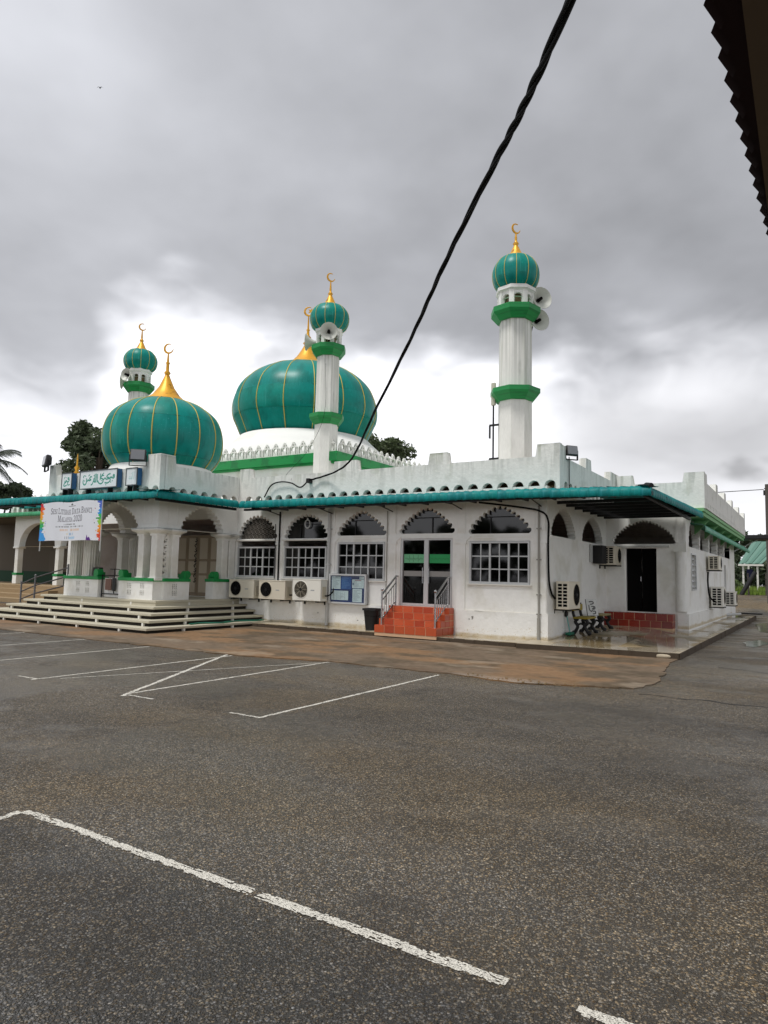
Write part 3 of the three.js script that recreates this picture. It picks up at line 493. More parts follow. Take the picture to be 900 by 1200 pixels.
{ // raised block, green cornice, frieze, drum, great dome
  const X0 = -27.3, X1 = -15.1, Zf = -20.45, Zr = -31.6;
  put('raised_block', wuv(bx(X0, X1, 4.12, 5.93, Zr, Zf)), M.plaster, hall);
  put('green_cornice', wuv(mg([bx(X0 - 0.22, X1 + 0.22, 5.93, 6.28, Zr - 0.22, Zf + 0.22), bx(X0 - 0.12, X1 + 0.12, 5.84, 5.93, Zr - 0.12, Zf + 0.12)])), M.green, hall);
  const petal = (w, h) => { const o = [[-w / 2, 0], [w / 2, 0], [w / 2, h * 0.35], [w * 0.40, h * 0.62], [w * 0.22, h * 0.72], [w * 0.16, h * 0.86], [0, h], [-w * 0.16, h * 0.86], [-w * 0.22, h * 0.72], [-w * 0.40, h * 0.62], [-w / 2, h * 0.35]]; return shapeOf(o); };
  const ps = petal(0.44, 0.54); { const q = []; for (let i = 0; i <= 12; i++) { const t = Math.PI * 2 * i / 12; q.push([0.1 * Math.cos(t), 0.24 + 0.1 * Math.sin(t)]); } ps.holes.push(pathOf(q)); for (const sx of [-0.14, 0.14]) ps.holes.push(pathOf([[sx - 0.025, 0.05], [sx + 0.025, 0.05], [sx + 0.025, 0.32], [sx - 0.025, 0.32]])); ps.holes.push(pathOf([[-0.04, 0.385], [0.04, 0.385], [0, 0.47]])); }
  const pg = ext(ps, 0.08, -0.04); const crest = grp('frieze', hall);
  for (let x = X0 + 0.1; x < X1 + 0.1; x += 0.46) { const m = put('crest_petal', pg, M.shaft, crest); m.position.set(x, 6.28, Zf + 0.08); }
  for (let z = Zf - 0.3; z > Zr; z -= 0.46) { const m = put('crest_petal', pg, M.shaft, crest); m.position.set(X1 + 0.08, 6.28, z); m.rotation.y = Math.PI / 2; }
  const cx = -21.2, cz = -26.08; const dg = grp('great_dome', hall); dg.position.set(cx, 0, cz);
  put('drum', lathe([[4.6, 6.28], [4.6, 6.8], [4.0, 7.45], [3.4, 8.0], [3.2, 8.2]], 48), M.plaster, dg);
  const frz = put('drum_band', lathe([[4.64, 6.5], [4.66, 6.85], [4.5, 6.95]], 48), M.plaster, dg);
  buildDome(dg, [[2.98, 8.08], [3.2, 8.55], [3.42, 9.05], [3.47, 9.15], [3.54, 9.5], [3.5, 10.0], [3.2, 10.78], [2.5, 11.45], [1.6, 11.87], [0.88, 12.06]], 16, 0.024, [0.3, 0.58, 0.82], 0.2);
  finial(dg, 12, [[1.12, 11.96], [0.8, 12.2], [0.52, 12.5], [0.3, 12.85], [0.18, 13.08]], [[0.17, 13.0], [0.15, 13.1], [0.24, 13.2], [0.14, 13.3], [0.08, 13.36], [0.17, 13.5], [0.08, 13.62], [0.06, 13.85], [0.1, 13.9], [0.05, 13.95], [0.03, 14.62], [0, 14.64]], [0.24, 14.86], true);
}
// ------------------------------------------------------------------ minarets
function minaret(x, label, s, dh = 1) {
  const t = thing('minaret', label, 'minaret', [x, 0, -20.5], 0.54, 'minarets of the mosque');
  const oct = (r0, r1, y0, y1) => { const g = new THREE.CylinderGeometry(r1, r0, y1 - y0, 8, 1).toNonIndexed(); g.computeVertexNormals(); g.rotateY(Math.PI / 8); g.translate(0, (y0 + y1) / 2, 0); return g; };
  const uvs = (g) => { const p = g.attributes.position, u = g.attributes.uv; for (let i = 0; i < p.count; i++) u.setXY(i, Math.atan2(p.getX(i), p.getZ(i)) / 6.283 * 0.42 + x * 0.137, (p.getY(i) - 4) / 6.2); return g; };
  put('shaft', uvs(oct(0.50 * s, 0.47 * s, 4.1, 10.1)), M.shaft, t);
  for (const [y0, y1] of [[7.34, 7.74], [9.99, 10.42]]) put('green_ring', mg([oct(0.52 * s, 0.72 * s, y0, y0 + 0.26), oct(0.72 * s, 0.72 * s, y0 + 0.26, y1)]), M.green, t);
  const lan = grp('lantern', t);
  put('lantern_shade_core', oct(0.28 * s, 0.28 * s, 10.4, 10.95), M.concrete, lan);  // darker core kept so the lantern openings look shadowed
  const post = box(0.14 * s, 0.5, 0.12 * s); for (let k = 0; k < 8; k++) { const m = put('lantern_post', post, M.plaster, lan), a = Math.PI / 8 + k * Math.PI / 4; m.position.set(Math.sin(a) * 0.46 * s, 10.66, Math.cos(a) * 0.46 * s); m.rotation.y = a; }
  const head = []; for (let k = 0; k < 8; k++) { const w = 0.38 * s, sh = shapeOf(rect(-w / 2, w / 2, 10.7, 10.9)), p = []; for (let i = 0; i <= 10; i++) { const q = Math.PI * i / 10; p.push([Math.cos(q) * w * 0.32, 10.701 + Math.sin(q) * 0.12]); } sh.holes.push(pathOf(p)); const g = ext(sh, 0.08 * s, 0.39 * s); g.rotateY(k * Math.PI / 4); head.push(g); }
  put('lantern_arches', head, M.plaster, lan);
  put('lantern_cornice', mg([oct(0.5 * s, 0.57 * s, 10.9, 10.97), oct(0.58 * s, 0.58 * s, 10.97, 11.08)]), M.plaster, lan);
  buildDome(t, [[0.52, 11.06], [0.68, 11.22], [0.755, 11.48], [0.72, 11.74], [0.52, 12.0], [0.26, 12.1]].map(([r, y]) => [r, 11.06 + (y - 11.06) * dh]), 12, 0.011, [], 0.13); const f0 = (dh - 1) * 1.04;
  finial(t, 12, [[0.3, 12.06], [0.19, 12.22], [0.11, 12.4], [0.07, 12.48]].map(([r, y]) => [r, y + f0]), [[0.07, 12.44], [0.055, 12.48], [0.1, 12.55], [0.055, 12.62], [0.04, 12.66], [0.042, 12.75], [0.02, 13.08 - f0], [0, 13.09 - f0]].map(([r, y]) => [r, y + f0]), [0.17, 13.22], false);
  return t;
}
minaret(-15.62, 'white octagonal minaret standing before the great dome, horn loudspeaker on its lantern', 0.95);
minaret(-8.02, 'white octagonal minaret beyond the corner merlon, two horns and an antenna fixed to it', 1.13, 1.14);
minaret(-26.77, 'white octagonal minaret rising behind the teal porch dome', 0.97);
function horn(pos, dir, L, r, label) {
  const t = thing('horn_loudspeaker', label, 'loudspeaker', pos); t.quaternion.setFromUnitVectors(new THREE.Vector3(0, 0, 1), new THREE.Vector3(...dir).normalize());
  const bell = lathe([[0.05, 0], [0.06, L * 0.2], [0.1, L * 0.45], [r * 0.55, L * 0.75], [r * 0.9, L * 0.95], [r, L], [r * 0.97, L + 0.01], [r * 0.5, L * 0.74], [0.07, L * 0.5]], 28); bell.rotateX(Math.PI / 2); put('bell', bell, M.horn, t);
  const dr = cyl(0.09, 0.09, 0.16, 14); dr.rotateX(Math.PI / 2); dr.translate(0, 0, -0.08); put('driver', dr, M.horn, t); const th = cyl(0.06, 0.05, 0.2, 12); th.rotateX(Math.PI / 2); th.translate(0, 0, L * 0.55); put('throat', th, M.acDark, t);
  put('mount', rod([0, 0, 0.05], [0, -0.3, -0.1], 0.02), M.steelDark, t);
}
horn([-15.38, 10.84, -20.15], [0.62, -0.12, 0.78], 0.34, 0.33, 'white horn loudspeaker facing out from the lantern before the great dome');
horn([-15.95, 10.6, -20.3], [-0.86, 0.02, 0.5], 0.5, 0.34, 'white horn loudspeaker turned sideways above the gold cap of the great dome');
horn([-7.62, 10.78, -21.1], [0.78, 0.05, 0.62], 0.5, 0.37, 'white horn loudspeaker beside the lantern, upper of two on the antenna minaret');
horn([-7.68, 10.12, -21.15], [0.8, 0.0, 0.6], 0.44, 0.36, 'white horn loudspeaker below the green ring, lower of two on the antenna minaret');
horn([-26.85, 10.72, -20.1], [0.15, 0.02, 1], 0.36, 0.3, 'white horn loudspeaker facing front on the minaret behind the porch dome');
horn([-27.1, 10.5, -20.2], [-0.75, 0, 0.66], 0.36, 0.34, 'grey horn loudspeaker turned away on the minaret behind the porch dome');
{
  const a = thing('antenna', 'slim panel antenna strapped to the minaret shaft', 'antenna', [-8.66, 5.1, -20.25]);
  put('mast', rod([0, -0.8, 0], [0, 2.2, 0], 0.03), M.steelDark, a); put('panel', rbox(0.14, 0.75, 0.1, 0.02, 0, 2.55, 0), std(C(190, 188, 170), 0.6), a);
  for (const y of [1.5, 0.4]) put('clamp', mg([bx(-0.12, 0.2, y, y + 0.05, -0.05, 0.05), bx(-0.14, -0.1, y - 0.4, y + 0.02, -0.03, 0.03)]), M.steelDark, a);
}
// ------------------------------------------------------------------ entrance porch
const porch = thing('entrance_porch', 'white arcaded entrance porch with paired columns and a small teal dome', 'porch');
{
  const zf = -13.9, xr = -16.85, fl = 0.8;
  put('porch_floor', wuv(bx(-21.3, -16.45, 0.3, fl, -17.1, -13.6)), M.tread, porch);
  const colShape = (fluted) => {
    const g = [rbox(0.27, 1.42, 0.27, 0.02, 0, 2.1, 0), rbox(0.33, 0.1, 0.33, 0.015, 0, 1.44, 0), bx(-0.16, 0.16, 2.74, 2.8, -0.16, 0.16)];
    if (fluted) for (const s of [-0.09, 0, 0.09]) { g.push(cyl(0.03, 0.03, 1.3, 8, s, 1.45, 0.14), cyl(0.03, 0.03, 1.3, 8, 0.14, 1.45, s)); }
    const cap = lathe([[0.19, 2.74], [0.2, 2.78], [0.28, 2.85], [0.4, 2.89], [0.42, 2.98], [0, 2.98]], 4); cap.rotateY(Math.PI / 4); g.push(cap);
    
    return wuv(mg(g));
  };
  const plain = colShape(false), flu = colShape(true);
  for (const [x, z, f] of [[-17.47, zf, 0], [xr - 0.02, zf, 0], [xr - 0.02, -14.49, 0], [xr - 0.02, -16.6, 0], [xr - 0.02, -16.93, 0], [-20.16, zf, 1], [-20.88, zf, 1], [-20.88, -14.6, 1], [-20.88, -15.7, 0], [-20.88, -16.2, 1], [-20.88, -16.9, 0]]) { const m = put('column', f ? flu : plain, M.plaster, porch); m.position.set(x, 0, z); }
  const s = shapeOf(rect(-21.05, xr + 0.15, 2.98, 4.02)); s.holes.push(pathOf(archPts(-18.81, 2.985, 2.2, 0.8, 0.35, 19, 0.62)));
  put('arch_wall', wuv(ext(s, 0.3, zf - 0.15)), M.plaster, porch);
  const s2 = shapeOf(rect(14.05, 17.1, 2.98, 4.02)); s2.holes.push(pathOf(archPts(15.55, 2.985, 1.66, 0.76, 0.35, 15, 0.62)));
  put('arch_wall', wuv(xAxis(ext(s2, 0.3), xr - 0.17)), M.plaster, porch);
  const s3 = shapeOf(rect(14.06, 17.1, 2.98, 4.02)); s3.holes.push(pathOf(archPts(15.15, 2.985, 0.9, 0.7, 0.3, 15))); s3.holes.push(pathOf(archPts(16.55, 2.985, 0.6, 0.6, 0.3, 11)));
  put('arch_wall', wuv(xAxis(ext(s3, 0.3), -21.04)), M.plaster, porch);
  // relief panels on the corner piers
  const fr = (a, b, c, d, z) => mg([bx(a, a + 0.02, c, d, z, z + 0.015), bx(b - 0.02, b, c, d, z, z + 0.015), bx(a + 0.02, b - 0.02, c, c + 0.02, z, z + 0.015)]);
  put('moulding', fr(-17.38, -16.98, 3.1, 3.95, zf + 0.15), M.plaster, porch);
  put('moulding', xAxis(fr(14.12, 14.5, 3.1, 3.95, 0), xr + 0.13), M.plaster, porch);
  put('porch_ceiling', wuv(bx(-22.3, -16.7, 4.02, 4.1, -17.1, -13.7)), M.plaster, porch);
  // pierced screens between the paired columns
  const screen = (w) => { const sh = shapeOf(rect(-w / 2, w / 2, 1.45, 2.95)); for (let k = 0; k < 7; k++) { const y = 1.6 + k * 0.19; sh.holes.push(pathOf([[-0.06, y], [0.02, y], [0.06, y + 0.05], [-0.02, y + 0.06], [-0.05, y + 0.1], [-0.08, y + 0.06]])); sh.holes.push(pathOf([[-0.02, y + 0.1], [0.07, y + 0.08], [0.05, y + 0.13]])); } return ext(sh, 0.06, -0.03); };
  const sa = put('pierced_screen', screen(0.32), M.plaster, porch); sa.position.set(xr - 0.05, 0, -14.2); sa.rotation.y = Math.PI / 2;
  // balustrade walls with pierced groups, green coping, rolled ends
  const balus = (L, groups) => { const sh = shapeOf(rect(0, L, 0.8, 1.36)); for (const c of groups) for (const y of [0.93, 1.14]) for (let i = -1; i <= 1; i++) for (let j = 0; j < 3; j++) { const w = j === 1 ? 0.046 : 0.034; sh.holes.push(pathOf(rect(c + i * 0.07 - w / 2, c + i * 0.07 + w / 2, y + j * 0.056, y + j * 0.056 + 0.042))); } return wuv(ext(sh, 0.34, -0.17)); };
  const bal = (x, z, turn, L, groups, rollA, rollB) => {
    const b = grp('balustrade', porch); b.position.set(x, 0, z); b.rotation.y = turn;
    put('pierced_wall', balus(L, groups), M.plaster, b);
    put('green_coping', wuv(mg([rbox(L + 0.06, 0.1, 0.42, 0.02, L / 2, 1.41, 0)])), M.green, b);
    for (const [on, u, sx] of [[rollA, 0.13, 1], [rollB, L - 0.13, -1]]) if (on) { const g = [cyl(0.12, 0.12, 0.2, 18)]; g[0].rotateX(Math.PI / 2); g[0].translate(u - sx * 0.03, 1.58, 0.0); g.push(bx(u - 0.1, u + 0.1, 1.45, 1.6, -0.1, 0.19)); put('rolled_end', wuv(mg(g)), M.green, b); }
  };
  bal(-21.2, zf, 0, 1.8, [0.75, 1.25], 0, 1); bal(-18.36, zf, 0, 1.58, [0.5, 1.1], 1, 0);
  bal(xr + 0.02, zf - 0.14, Math.PI / 2, 1.0, [0.42], 0, 1); bal(xr + 0.02, -16.05, Math.PI / 2, 1.0, [], 1, 0);
  // parapet and dome
  const VB = 3.62;
  const p1 = merlonLine(-22.4, -16.67, 3.95, 4.87, [[-22.4, -22.05], [-17.25, -16.67]], 5.24, range(-22.1, -16.8, 0.437));
  put('parapet', wuv(ext(p1, 0.2, -13.89), VB), M.parapet, porch);
  const p2 = merlonLine(13.88, 17.1, 3.95, 4.93, [[13.88, 14.25]], 5.24, range(14.2, 17, 0.437)); put('parapet', wuv(xAxis(ext(p2, 0.2), -16.87), VB), M.parapet, porch);
  const p3 = merlonLine(13.9, 17.1, 3.95, 4.87, [], 5.2, []); put('parapet', wuv(xAxis(ext(p3, 0.2), -22.41), VB), M.parapet, porch);
  put('shade_channel', mg([bx(-22.1, -17.7, 4.11, 4.34, -14.6, -14.55), bx(-22.1, -16.88, 4.34, 4.37, -14.6, -13.895), bx(-17.7, -17.65, 4.11, 4.34, -17, -14.6), bx(-17.7, -16.88, 4.34, 4.37, -17, -14.61), bx(-22.1, -16.88, 4.105, 4.115, -14.55, -13.895), bx(-17.65, -16.88, 4.105, 4.115, -17, -14.56)]), M.concrete, porch);  // unseen covered channel, added so the porch parapet holes stay dark
  const dg = grp('porch_dome', porch); dg.position.set(-18.98, 0, -15.67); dg.scale.set(0.955, 1, 0.955);
  put('drum', lathe([[1.9, 4.1], [1.85, 5.0], [1.74, 5.16]], 40), M.plaster, dg);
  buildDome(dg, [[1.7, 5.15], [1.97, 5.52], [2.08, 6.0], [2.05, 6.45], [1.84, 6.95], [1.42, 7.3], [0.9, 7.52], [0.5, 7.6]], 16, 0.02, [0.12, 0.5, 0.86], 0.1);
  finial(dg, 7.5, [[0.8, 7.53], [0.5, 7.76], [0.28, 8.05], [0.13, 8.38], [0.08, 8.5]], [[0.08, 8.45], [0.08, 8.52], [0.12, 8.58], [0.06, 8.66], [0.055, 8.9], [0.08, 8.94], [0.045, 8.98], [0.025, 9.28], [0, 9.3]], [0.18, 9.46], false);
}
{ // small gold finial of a lower roof behind
  const f = thing('gold_finial', 'small gold spire behind the porch parapet, near the lettered light boxes', 'finial', [-21.7, 4.1, -14.25]);
  put('spire', lathe([[0.12, 0], [0.05, 0.5], [0.04, 0.85], [0.1, 0.92], [0.05, 1.0], [0.09, 1.1], [0.03, 1.18], [0.02, 1.55], [0, 1.6]], 12), M.gold, f);
}
// ------------------------------------------------------------------ porch steps, wrapping three sides
{
  const t = thing('porch_steps', 'broad cream steps with shadow-coloured gaps wrapping round the porch', 'steps');
  for (let k = 0; k < 5; k++) {
    const y = 0.165 + 0.16 * k, xr = -14.95 - 0.37 * k, zf = -12.1 - 0.37 * k, xl = -23.75 + 0.37 * k - (k === 0 ? 3 : 0);
    const tr = grp('step', t);
    put('tread', wuv(rbox(xr - xl, 0.07, 1.0, 0.012, (xr + xl) / 2, y - 0.035, zf - 0.5)), M.tread, tr);
    const len = 17.06 + (zf - 1.0); if (len > 0.2) { put('tread', wuv(rbox(1.0, 0.069, len, 0.012, xr - 0.5, y - 0.0355, zf - 1.0 - len / 2)), M.tread, tr); if (k) put('tread', wuv(rbox(1.0, 0.069, len, 0.012, xl + 0.5, y - 0.0355, zf - 1.0 - len / 2)), M.tread, tr); }
    put('shade_riser', mg([bx(xl + 0.1, xr - 0.07, Math.max(0.01, y - 0.165), y - 0.071, zf - 0.1, zf - 0.07), bx(xr - 0.1, xr - 0.07, Math.max(0.01, y - 0.165), y - 0.071, -17.05, zf - 0.1), bx(xl + 0.07, xl + 0.1, Math.max(0.01, y - 0.165), y - 0.071, -17.05, zf - 0.1)]), M.shade_riser, tr);
    const pg = box(0.07, 0.09, 0.06); for (let x = xr - 0.2 - 1.4 * hash(k, 4, 8); x > xl + 0.2; x -= 1.9 + 0.13 * k) { const p = put('support_block', pg, M.trim, tr); p.position.set(x, y - 0.116, zf - 0.035); }
    for (let z = zf - 1.3; z > -16.9; z -= 1.9) { const p = put('support_block', pg, M.trim, tr); p.position.set(xr - 0.035, y - 0.116, z); }
  }
  const h = thing('garden_hose', 'green hose lying along the lowest cream tread', 'hose'); const pts = []; for (let i = 0; i <= 14; i++) pts.push([-15.15 - 0.12 * Math.sin(i * 0.9), 0.182, -13.8 - i * 0.22]); put('hose_run', tube(pts, 0.016, 6, 60), std(C(20, 120, 88), 0.5), h); put('hose_loop', tube(pts.map((p, i) => [p[0] + 0.06 * Math.sin(i * 1.7) + 0.04, 0.2, p[2] + 0.1]), 0.016, 6, 60), std(C(24, 110, 90), 0.5), h);
}
{ // handrail of the left flank
  const t = thing('stair_handrail', 'slim grey steel handrail with three rails at the end of the cream steps', 'handrail');
  const A = [-26.6, 0.12, -15.4], B = [-25.0, 0.4, -15.0], D = [-21.9, 0.8, -14.3];
  for (const p of [A, B, D]) put('post', mg([rod(p, [p[0], p[1] + 0.98, p[2]], 0.035), (() => { const s = new THREE.SphereGeometry(0.045, 8, 6); s.translate(p[0], p[1] + 1.0, p[2]); return s; })()]), std(C(120, 120, 122), 0.4, { metalness: 0.5 }), t);
  for (const h of [0.32, 0.62, 0.92]) put('rail', mg([rod([A[0], A[1] + h, A[2]], [B[0], B[1] + h, B[2]], 0.025), rod([B[0], B[1] + h, B[2]], [D[0], D[1] + h, D[2]], 0.025)]), std(C(52, 46, 46), 0.5), t);
}
{ // barrier in the porch opening
  const t = thing('porch_gate', 'low black pipe gate with a brown notice plate in the porch opening', 'gate', [-18.88, 0.8, -13.85]);
  const o = []; for (const x of [-0.48, 0.42]) o.push(rod([x, 0, 0], [x, 0.72, 0], 0.018)); o.push(rod([-0.48, 0.7, 0], [0.42, 0.7, 0], 0.018), rod([-0.48, 0.12, 0], [0.42, 0.12, 0], 0.016)); o.push(rod([0.12, 0.12, 0], [0.12, 0.92, 0], 0.016), rod([-0.1, 0.9, 0], [0.35, 0.9, 0], 0.014)); put('gate_frame', o, M.steelDark, t);
  put('notice_plate', rbox(0.3, 0.36, 0.03, 0.01, -0.12, 0.42, 0.03), std(C(118, 88, 78), 0.7), t); put('dark_plate', rbox(0.16, 0.4, 0.03, 0.01, 0.16, 0.42, 0.03), M.black, t); put('white_panel', bx(-0.42, 0.38, 0.02, 0.62, -0.06, -0.05), M.plaster, t);
}
{
  const t = thing('donation_bin', 'small dark box with a white ball on the porch balustrade', 'box', [-19.75, 1.45, -13.95]);
  put('bin_body', rbox(0.26, 0.3, 0.2, 0.02, 0, 0.15, 0), M.black, t); const s = new THREE.SphereGeometry(0.06, 12, 8); s.translate(0.16, 0.2, 0.1); put('white_ball', s, M.trim, t);
}
// ------------------------------------------------------------------ metal canopy round the building
function canopyRun(t, A, B, yA, yB, inLen, riseIn, w = 0.235, matSet = M.tealRoof, skew = 0) {   // A,B: eave ends in x,z; outward side is to the right of A->B
  const dx = B[0] - A[0], dz = B[1] - A[1], L = Math.hypot(dx, dz), n = Math.max(1, Math.round(L / w)), ww = L / n, ux = dx / L, uz = dz / L;
  const prof = [[inLen, 0.23 + riseIn], [0.5, 0.245 + riseIn * 0.12], [0.2, 0.24], [0.1, 0.225], [0.04, 0.19], [0.008, 0.135], [0, 0.08], [0.008, 0.02], [0.03, 0.0]];
  const cs = [[0, 0.014], [0.08, 0.012], [0.2, 0], [0.8, 0], [0.92, 0.012], [1.02, 0.015]];
  const sheetGeo = (len) => {                              // one sheet, cut back to len where a hip meets the eave
    const pf = prof.map((p, i) => i === 0 ? [Math.max(0.26, len), 0.245 + riseIn * Math.max(0.05, (len - 0.2) / (inLen - 0.2))] : p).filter((p, i) => i === 0 || p[0] < Math.max(0.26, len)), pos = [], uv = [], idx = [];
    pf.forEach((p, i) => cs.forEach((c, k) => { const q = pf[Math.min(i + 1, pf.length - 1)], o = pf[Math.max(0, i - 1)], tx = q[0] - o[0], ty = q[1] - o[1], l = Math.hypot(tx, ty), nx = ty / l, ny = -tx / l; pos.push(c[0] * ww, p[1] + ny * c[1], -(p[0] + nx * c[1])); uv.push(c[0] * ww, p[0] + p[1]); if (i < pf.length - 1 && k < cs.length - 1) { const a = i * cs.length + k; idx.push(a, a + 1, a + cs.length, a + 1, a + cs.length + 1, a + cs.length); } }));
    const g = new THREE.BufferGeometry(); g.setAttribute('position', new THREE.Float32BufferAttribute(pos, 3)); g.setAttribute('uv', new THREE.Float32BufferAttribute(uv, 2)); g.setIndex(idx); g.computeVertexNormals(); return g;
  };
  const full = sheetGeo(inLen);
  const ang = Math.atan2(-uz, ux);
  for (let k = 0; k < n; k++) { const s = k / n, m = put('roof_panel', skew && s * L < inLen * 0.6 ? sheetGeo(s * L / 0.6) : full, matSet[Math.floor(hash(k, Math.round(A[0] * 10), 5) * matSet.length)], t); m.position.set(A[0] + dx * s, mix(yA, yB, s) + R(-0.006, 0.006), A[1] + dz * s); m.rotation.y = ang; m.rotation.z = Math.atan2(yB - yA, L); }
  return { ux, uz, L };
}
const canopy = thing('metal_canopy', 'teal sheet metal canopy with rounded eave running round the white building', 'canopy');
{
  // outward is +z for runs that go in +x ; rows of panels butt along each eave
  canopyRun(canopy, [-15.7, -16.1], [-6.3, -16.1], 3.76, 3.71, 0.98, 0.06);
  canopyRun(canopy, [-6.3, -16.1], [-3.06, -16.1], 3.71, 3.63, 0.98, 0.06);
  canopyRun(canopy, [-26.5, -12.85], [-15.72, -12.85], 3.84, 3.755, 0.84, 0.06);
  canopyRun(canopy, [-3.06, -16.1], [-2.84, -22.85], 3.63, 3.68, 2.3, 0.20, 0.24, M.tealRoof, 1);
  canopyRun(canopy, [-15.72, -12.85], [-15.72, -16.1], 3.755, 3.77, 0.94, 0.06);
  put('hip_cap', mg([rod([-3.12, 3.88, -16.2], [-3.5, 3.98, -17.0], 0.04), rod([-3.05, 3.86, -16.12], [-3.2, 3.9, -16.3], 0.06)]), M.steelDark, canopy);
  put('corner_sheet', (() => { const g = new THREE.BufferGeometry(); g.setAttribute('position', new THREE.Float32BufferAttribute([-5.5, 3.93, -17.08, -3.1, 3.85, -16.2, -3.6, 3.93, -17.1, -5.5, 3.93, -17.08, -3.6, 3.93, -17.1, -5.4, 4.06, -18.4], 3)); g.setAttribute('uv', new THREE.Float32BufferAttribute([0, 0, 2, 0, 2, 1, 0, 0, 2, 1, 0, 1], 2)); g.computeVertexNormals(); return g; })(), M.tealRoof[0], canopy);
  // rafters and brackets
  const raf = []; for (let x = -15.2; x < -3.5; x += 0.74) raf.push(bx(x, x + 0.05, 3.72, 3.79, -17.04, -16.14)); for (let x = -26; x < -16; x += 0.74) raf.push(bx(x, x + 0.05, 3.8, 3.88, -13.64, -12.95)); for (let z = -22.6; z < -17.3; z += 0.8) raf.push(bx(-5.75, -3.0, 3.7, 3.78, z, z + 0.06)); raf.push(bx(-5.7, -3.05, 3.66, 3.74, -16.3, -16.22), bx(-15.6, -5.7, 3.68, 3.74, -16.3, -16.22), bx(-26, -16, 3.76, 3.82, -13.05, -12.98), bx(-15.98, -15.9, 3.7, 3.78, -16.2, -13.0), bx(-3.25, -3.17, 3.62, 3.7, -22.8, -16.2));
  for (const x of [-5.95, -8.23, -10.46, -12.66, -14.76]) raf.push(rod([x, 3.58, Z0 + 0.03], [x, 3.7, -16.3], 0.016, 5));
  put('steel_framing', raf, M.steelDark, canopy);
  const lane = thing('lane_canopy', 'lower pale green canopy sloping along the lane beside the far white wall', 'canopy');
  canopyRun(lane, [-2.92, -24], [-2.95, -42], 3.36, 3.36, 0.55, 0.12, 0.3, [std(C(60, 150, 120), 0.45), std(C(70, 160, 128), 0.45)]);
   
}
// ------------------------------------------------------------------ air conditioners
function airCon(pos, turn, label, o = {}) {
  const w = o.w || 1.1, h = o.h || 0.6, d = o.d || 0.34, mat = M.acBody[o.m || 0], t = thing('air_conditioner', label, 'air conditioner', pos, turn, o.group || 'outdoor air conditioner units');
  put('casing', rbox(w, h, d, 0.018, 0, h / 2, d / 2), mat, t);
  put('top_lip', rbox(w + 0.02, 0.025, d + 0.02, 0.01, 0, h - 0.005, d / 2), mat, t);
  const fr = h * 0.40, fx = o.fanRight ? w / 2 - fr - 0.06 : -w / 2 + fr + 0.07, fy = h * 0.52; const f = grp('fan', t); f.position.set(fx, fy, d);
  const disc = new THREE.CircleGeometry(fr, 32); disc.translate(0, 0, 0.003); put('fan_opening', disc, M.acDark, f);
  const ring = new THREE.TorusGeometry(fr, 0.012, 6, 36); put('fan_ring', ring, o.light ? mat : M.acGrille, f);
  const gr = []; for (let k = 1; k < 7; k++) { const q = new THREE.TorusGeometry(fr * k / 7, 0.003, 4, 28); q.translate(0, 0, 0.012); gr.push(q); } for (let k = 0; k < 8; k++) { const b = box(fr * 0.98, 0.005, 0.005, fr * 0.49, 0, 0.012); b.rotateZ(k * Math.PI / 4); gr.push(b); }
  put('fan_grille', gr, o.light ? M.acGrille : M.steelDark, f);
  put('fan_hub', cyl(0.05, 0.045, 0.02, 12).rotateX(Math.PI / 2), M.steelDark, f);
  if (o.badge) put('badge', box(0.14, 0.025, 0.004, w * 0.22, h * 0.5, d + 0.002), std(C(150, 156, 160), 0.5), t);
  const sl = []; for (let r = 0; r < 7; r++) for (let c = 0; c < 2; c++) sl.push(box(0.012, h * 0.085, d * 0.3, -w / 2 - 0.001, h * (0.14 + r * 0.122), d * (0.3 + c * 0.4))); put('end_slots', sl, M.acDark, t);
  put('side_cover', rbox(0.02, h * 0.55, d * 0.5, 0.006, w / 2 + 0.01, h * 0.4, d * 0.5), M.acGrille, t);
  for (const s of [-0.36, 0.36]) put('bracket', mg([bx(s * w - 0.02, s * w + 0.02, -0.04, -0.005, -(o.gap || 0.12), d + 0.02), bx(s * w - 0.02, s * w + 0.02, -0.12, -0.04, -(o.gap || 0.12), -(o.gap || 0.12) + 0.04)]), M.steelDark, t);
  if (o.pipe !== false) put('pipe', tube([[w / 2 + 0.02, h * 0.25, d * 0.4], [w / 2 + 0.14, h * 0.3, d * 0.2], [w / 2 + 0.2, h * 0.55, -0.05], [w / 2 + 0.12, h * 0.9, -0.1]], 0.022, 6, 16), M.cable, t);
  return t;
}
airCon([-15.94, 0.86, -16.94], 0, 'beige air conditioner with a dark round fan beside the porch balustrade', { badge: 1 });
airCon([-14.62, 0.86, -16.94], 0, 'beige air conditioner between the two other units under the grilled windows', { badge: 1, m: 1 });
airCon([-13.22, 0.87, -16.94], 0, 'pale air conditioner with a light fan grille next to the notice board', { light: 1, badge: 1, m: 2, h: 0.66 });
airCon([XA + 0.09, 0.93, -18.05], Math.PI / 2, 'cream air conditioner with slotted end low on the wall above the broom', { w: 1.0, h: 0.72, m: 0, fanRight: 1 });
airCon([XA + 0.12, 2.2, -22.45], Math.PI / 2, 'grey air conditioner mounted high in the corner beside the dark side door', { w: 0.85, h: 0.58, d: 0.4, m: 1, fanRight: 1 });
airCon([XB + 0.08, 2.18, -28.0], Math.PI / 2, 'air conditioner on a high bracket above the lane slab', { w: 0.9, h: 0.5, m: 0, fanRight: 1, d: 0.36 });
airCon([XB + 0.08, 0.82, -28.6], Math.PI / 2, 'white slotted air conditioner low on the lane wall below the bracketed one', { w: 0.95, h: 0.74, m: 2, fanRight: 1, d: 0.4 });
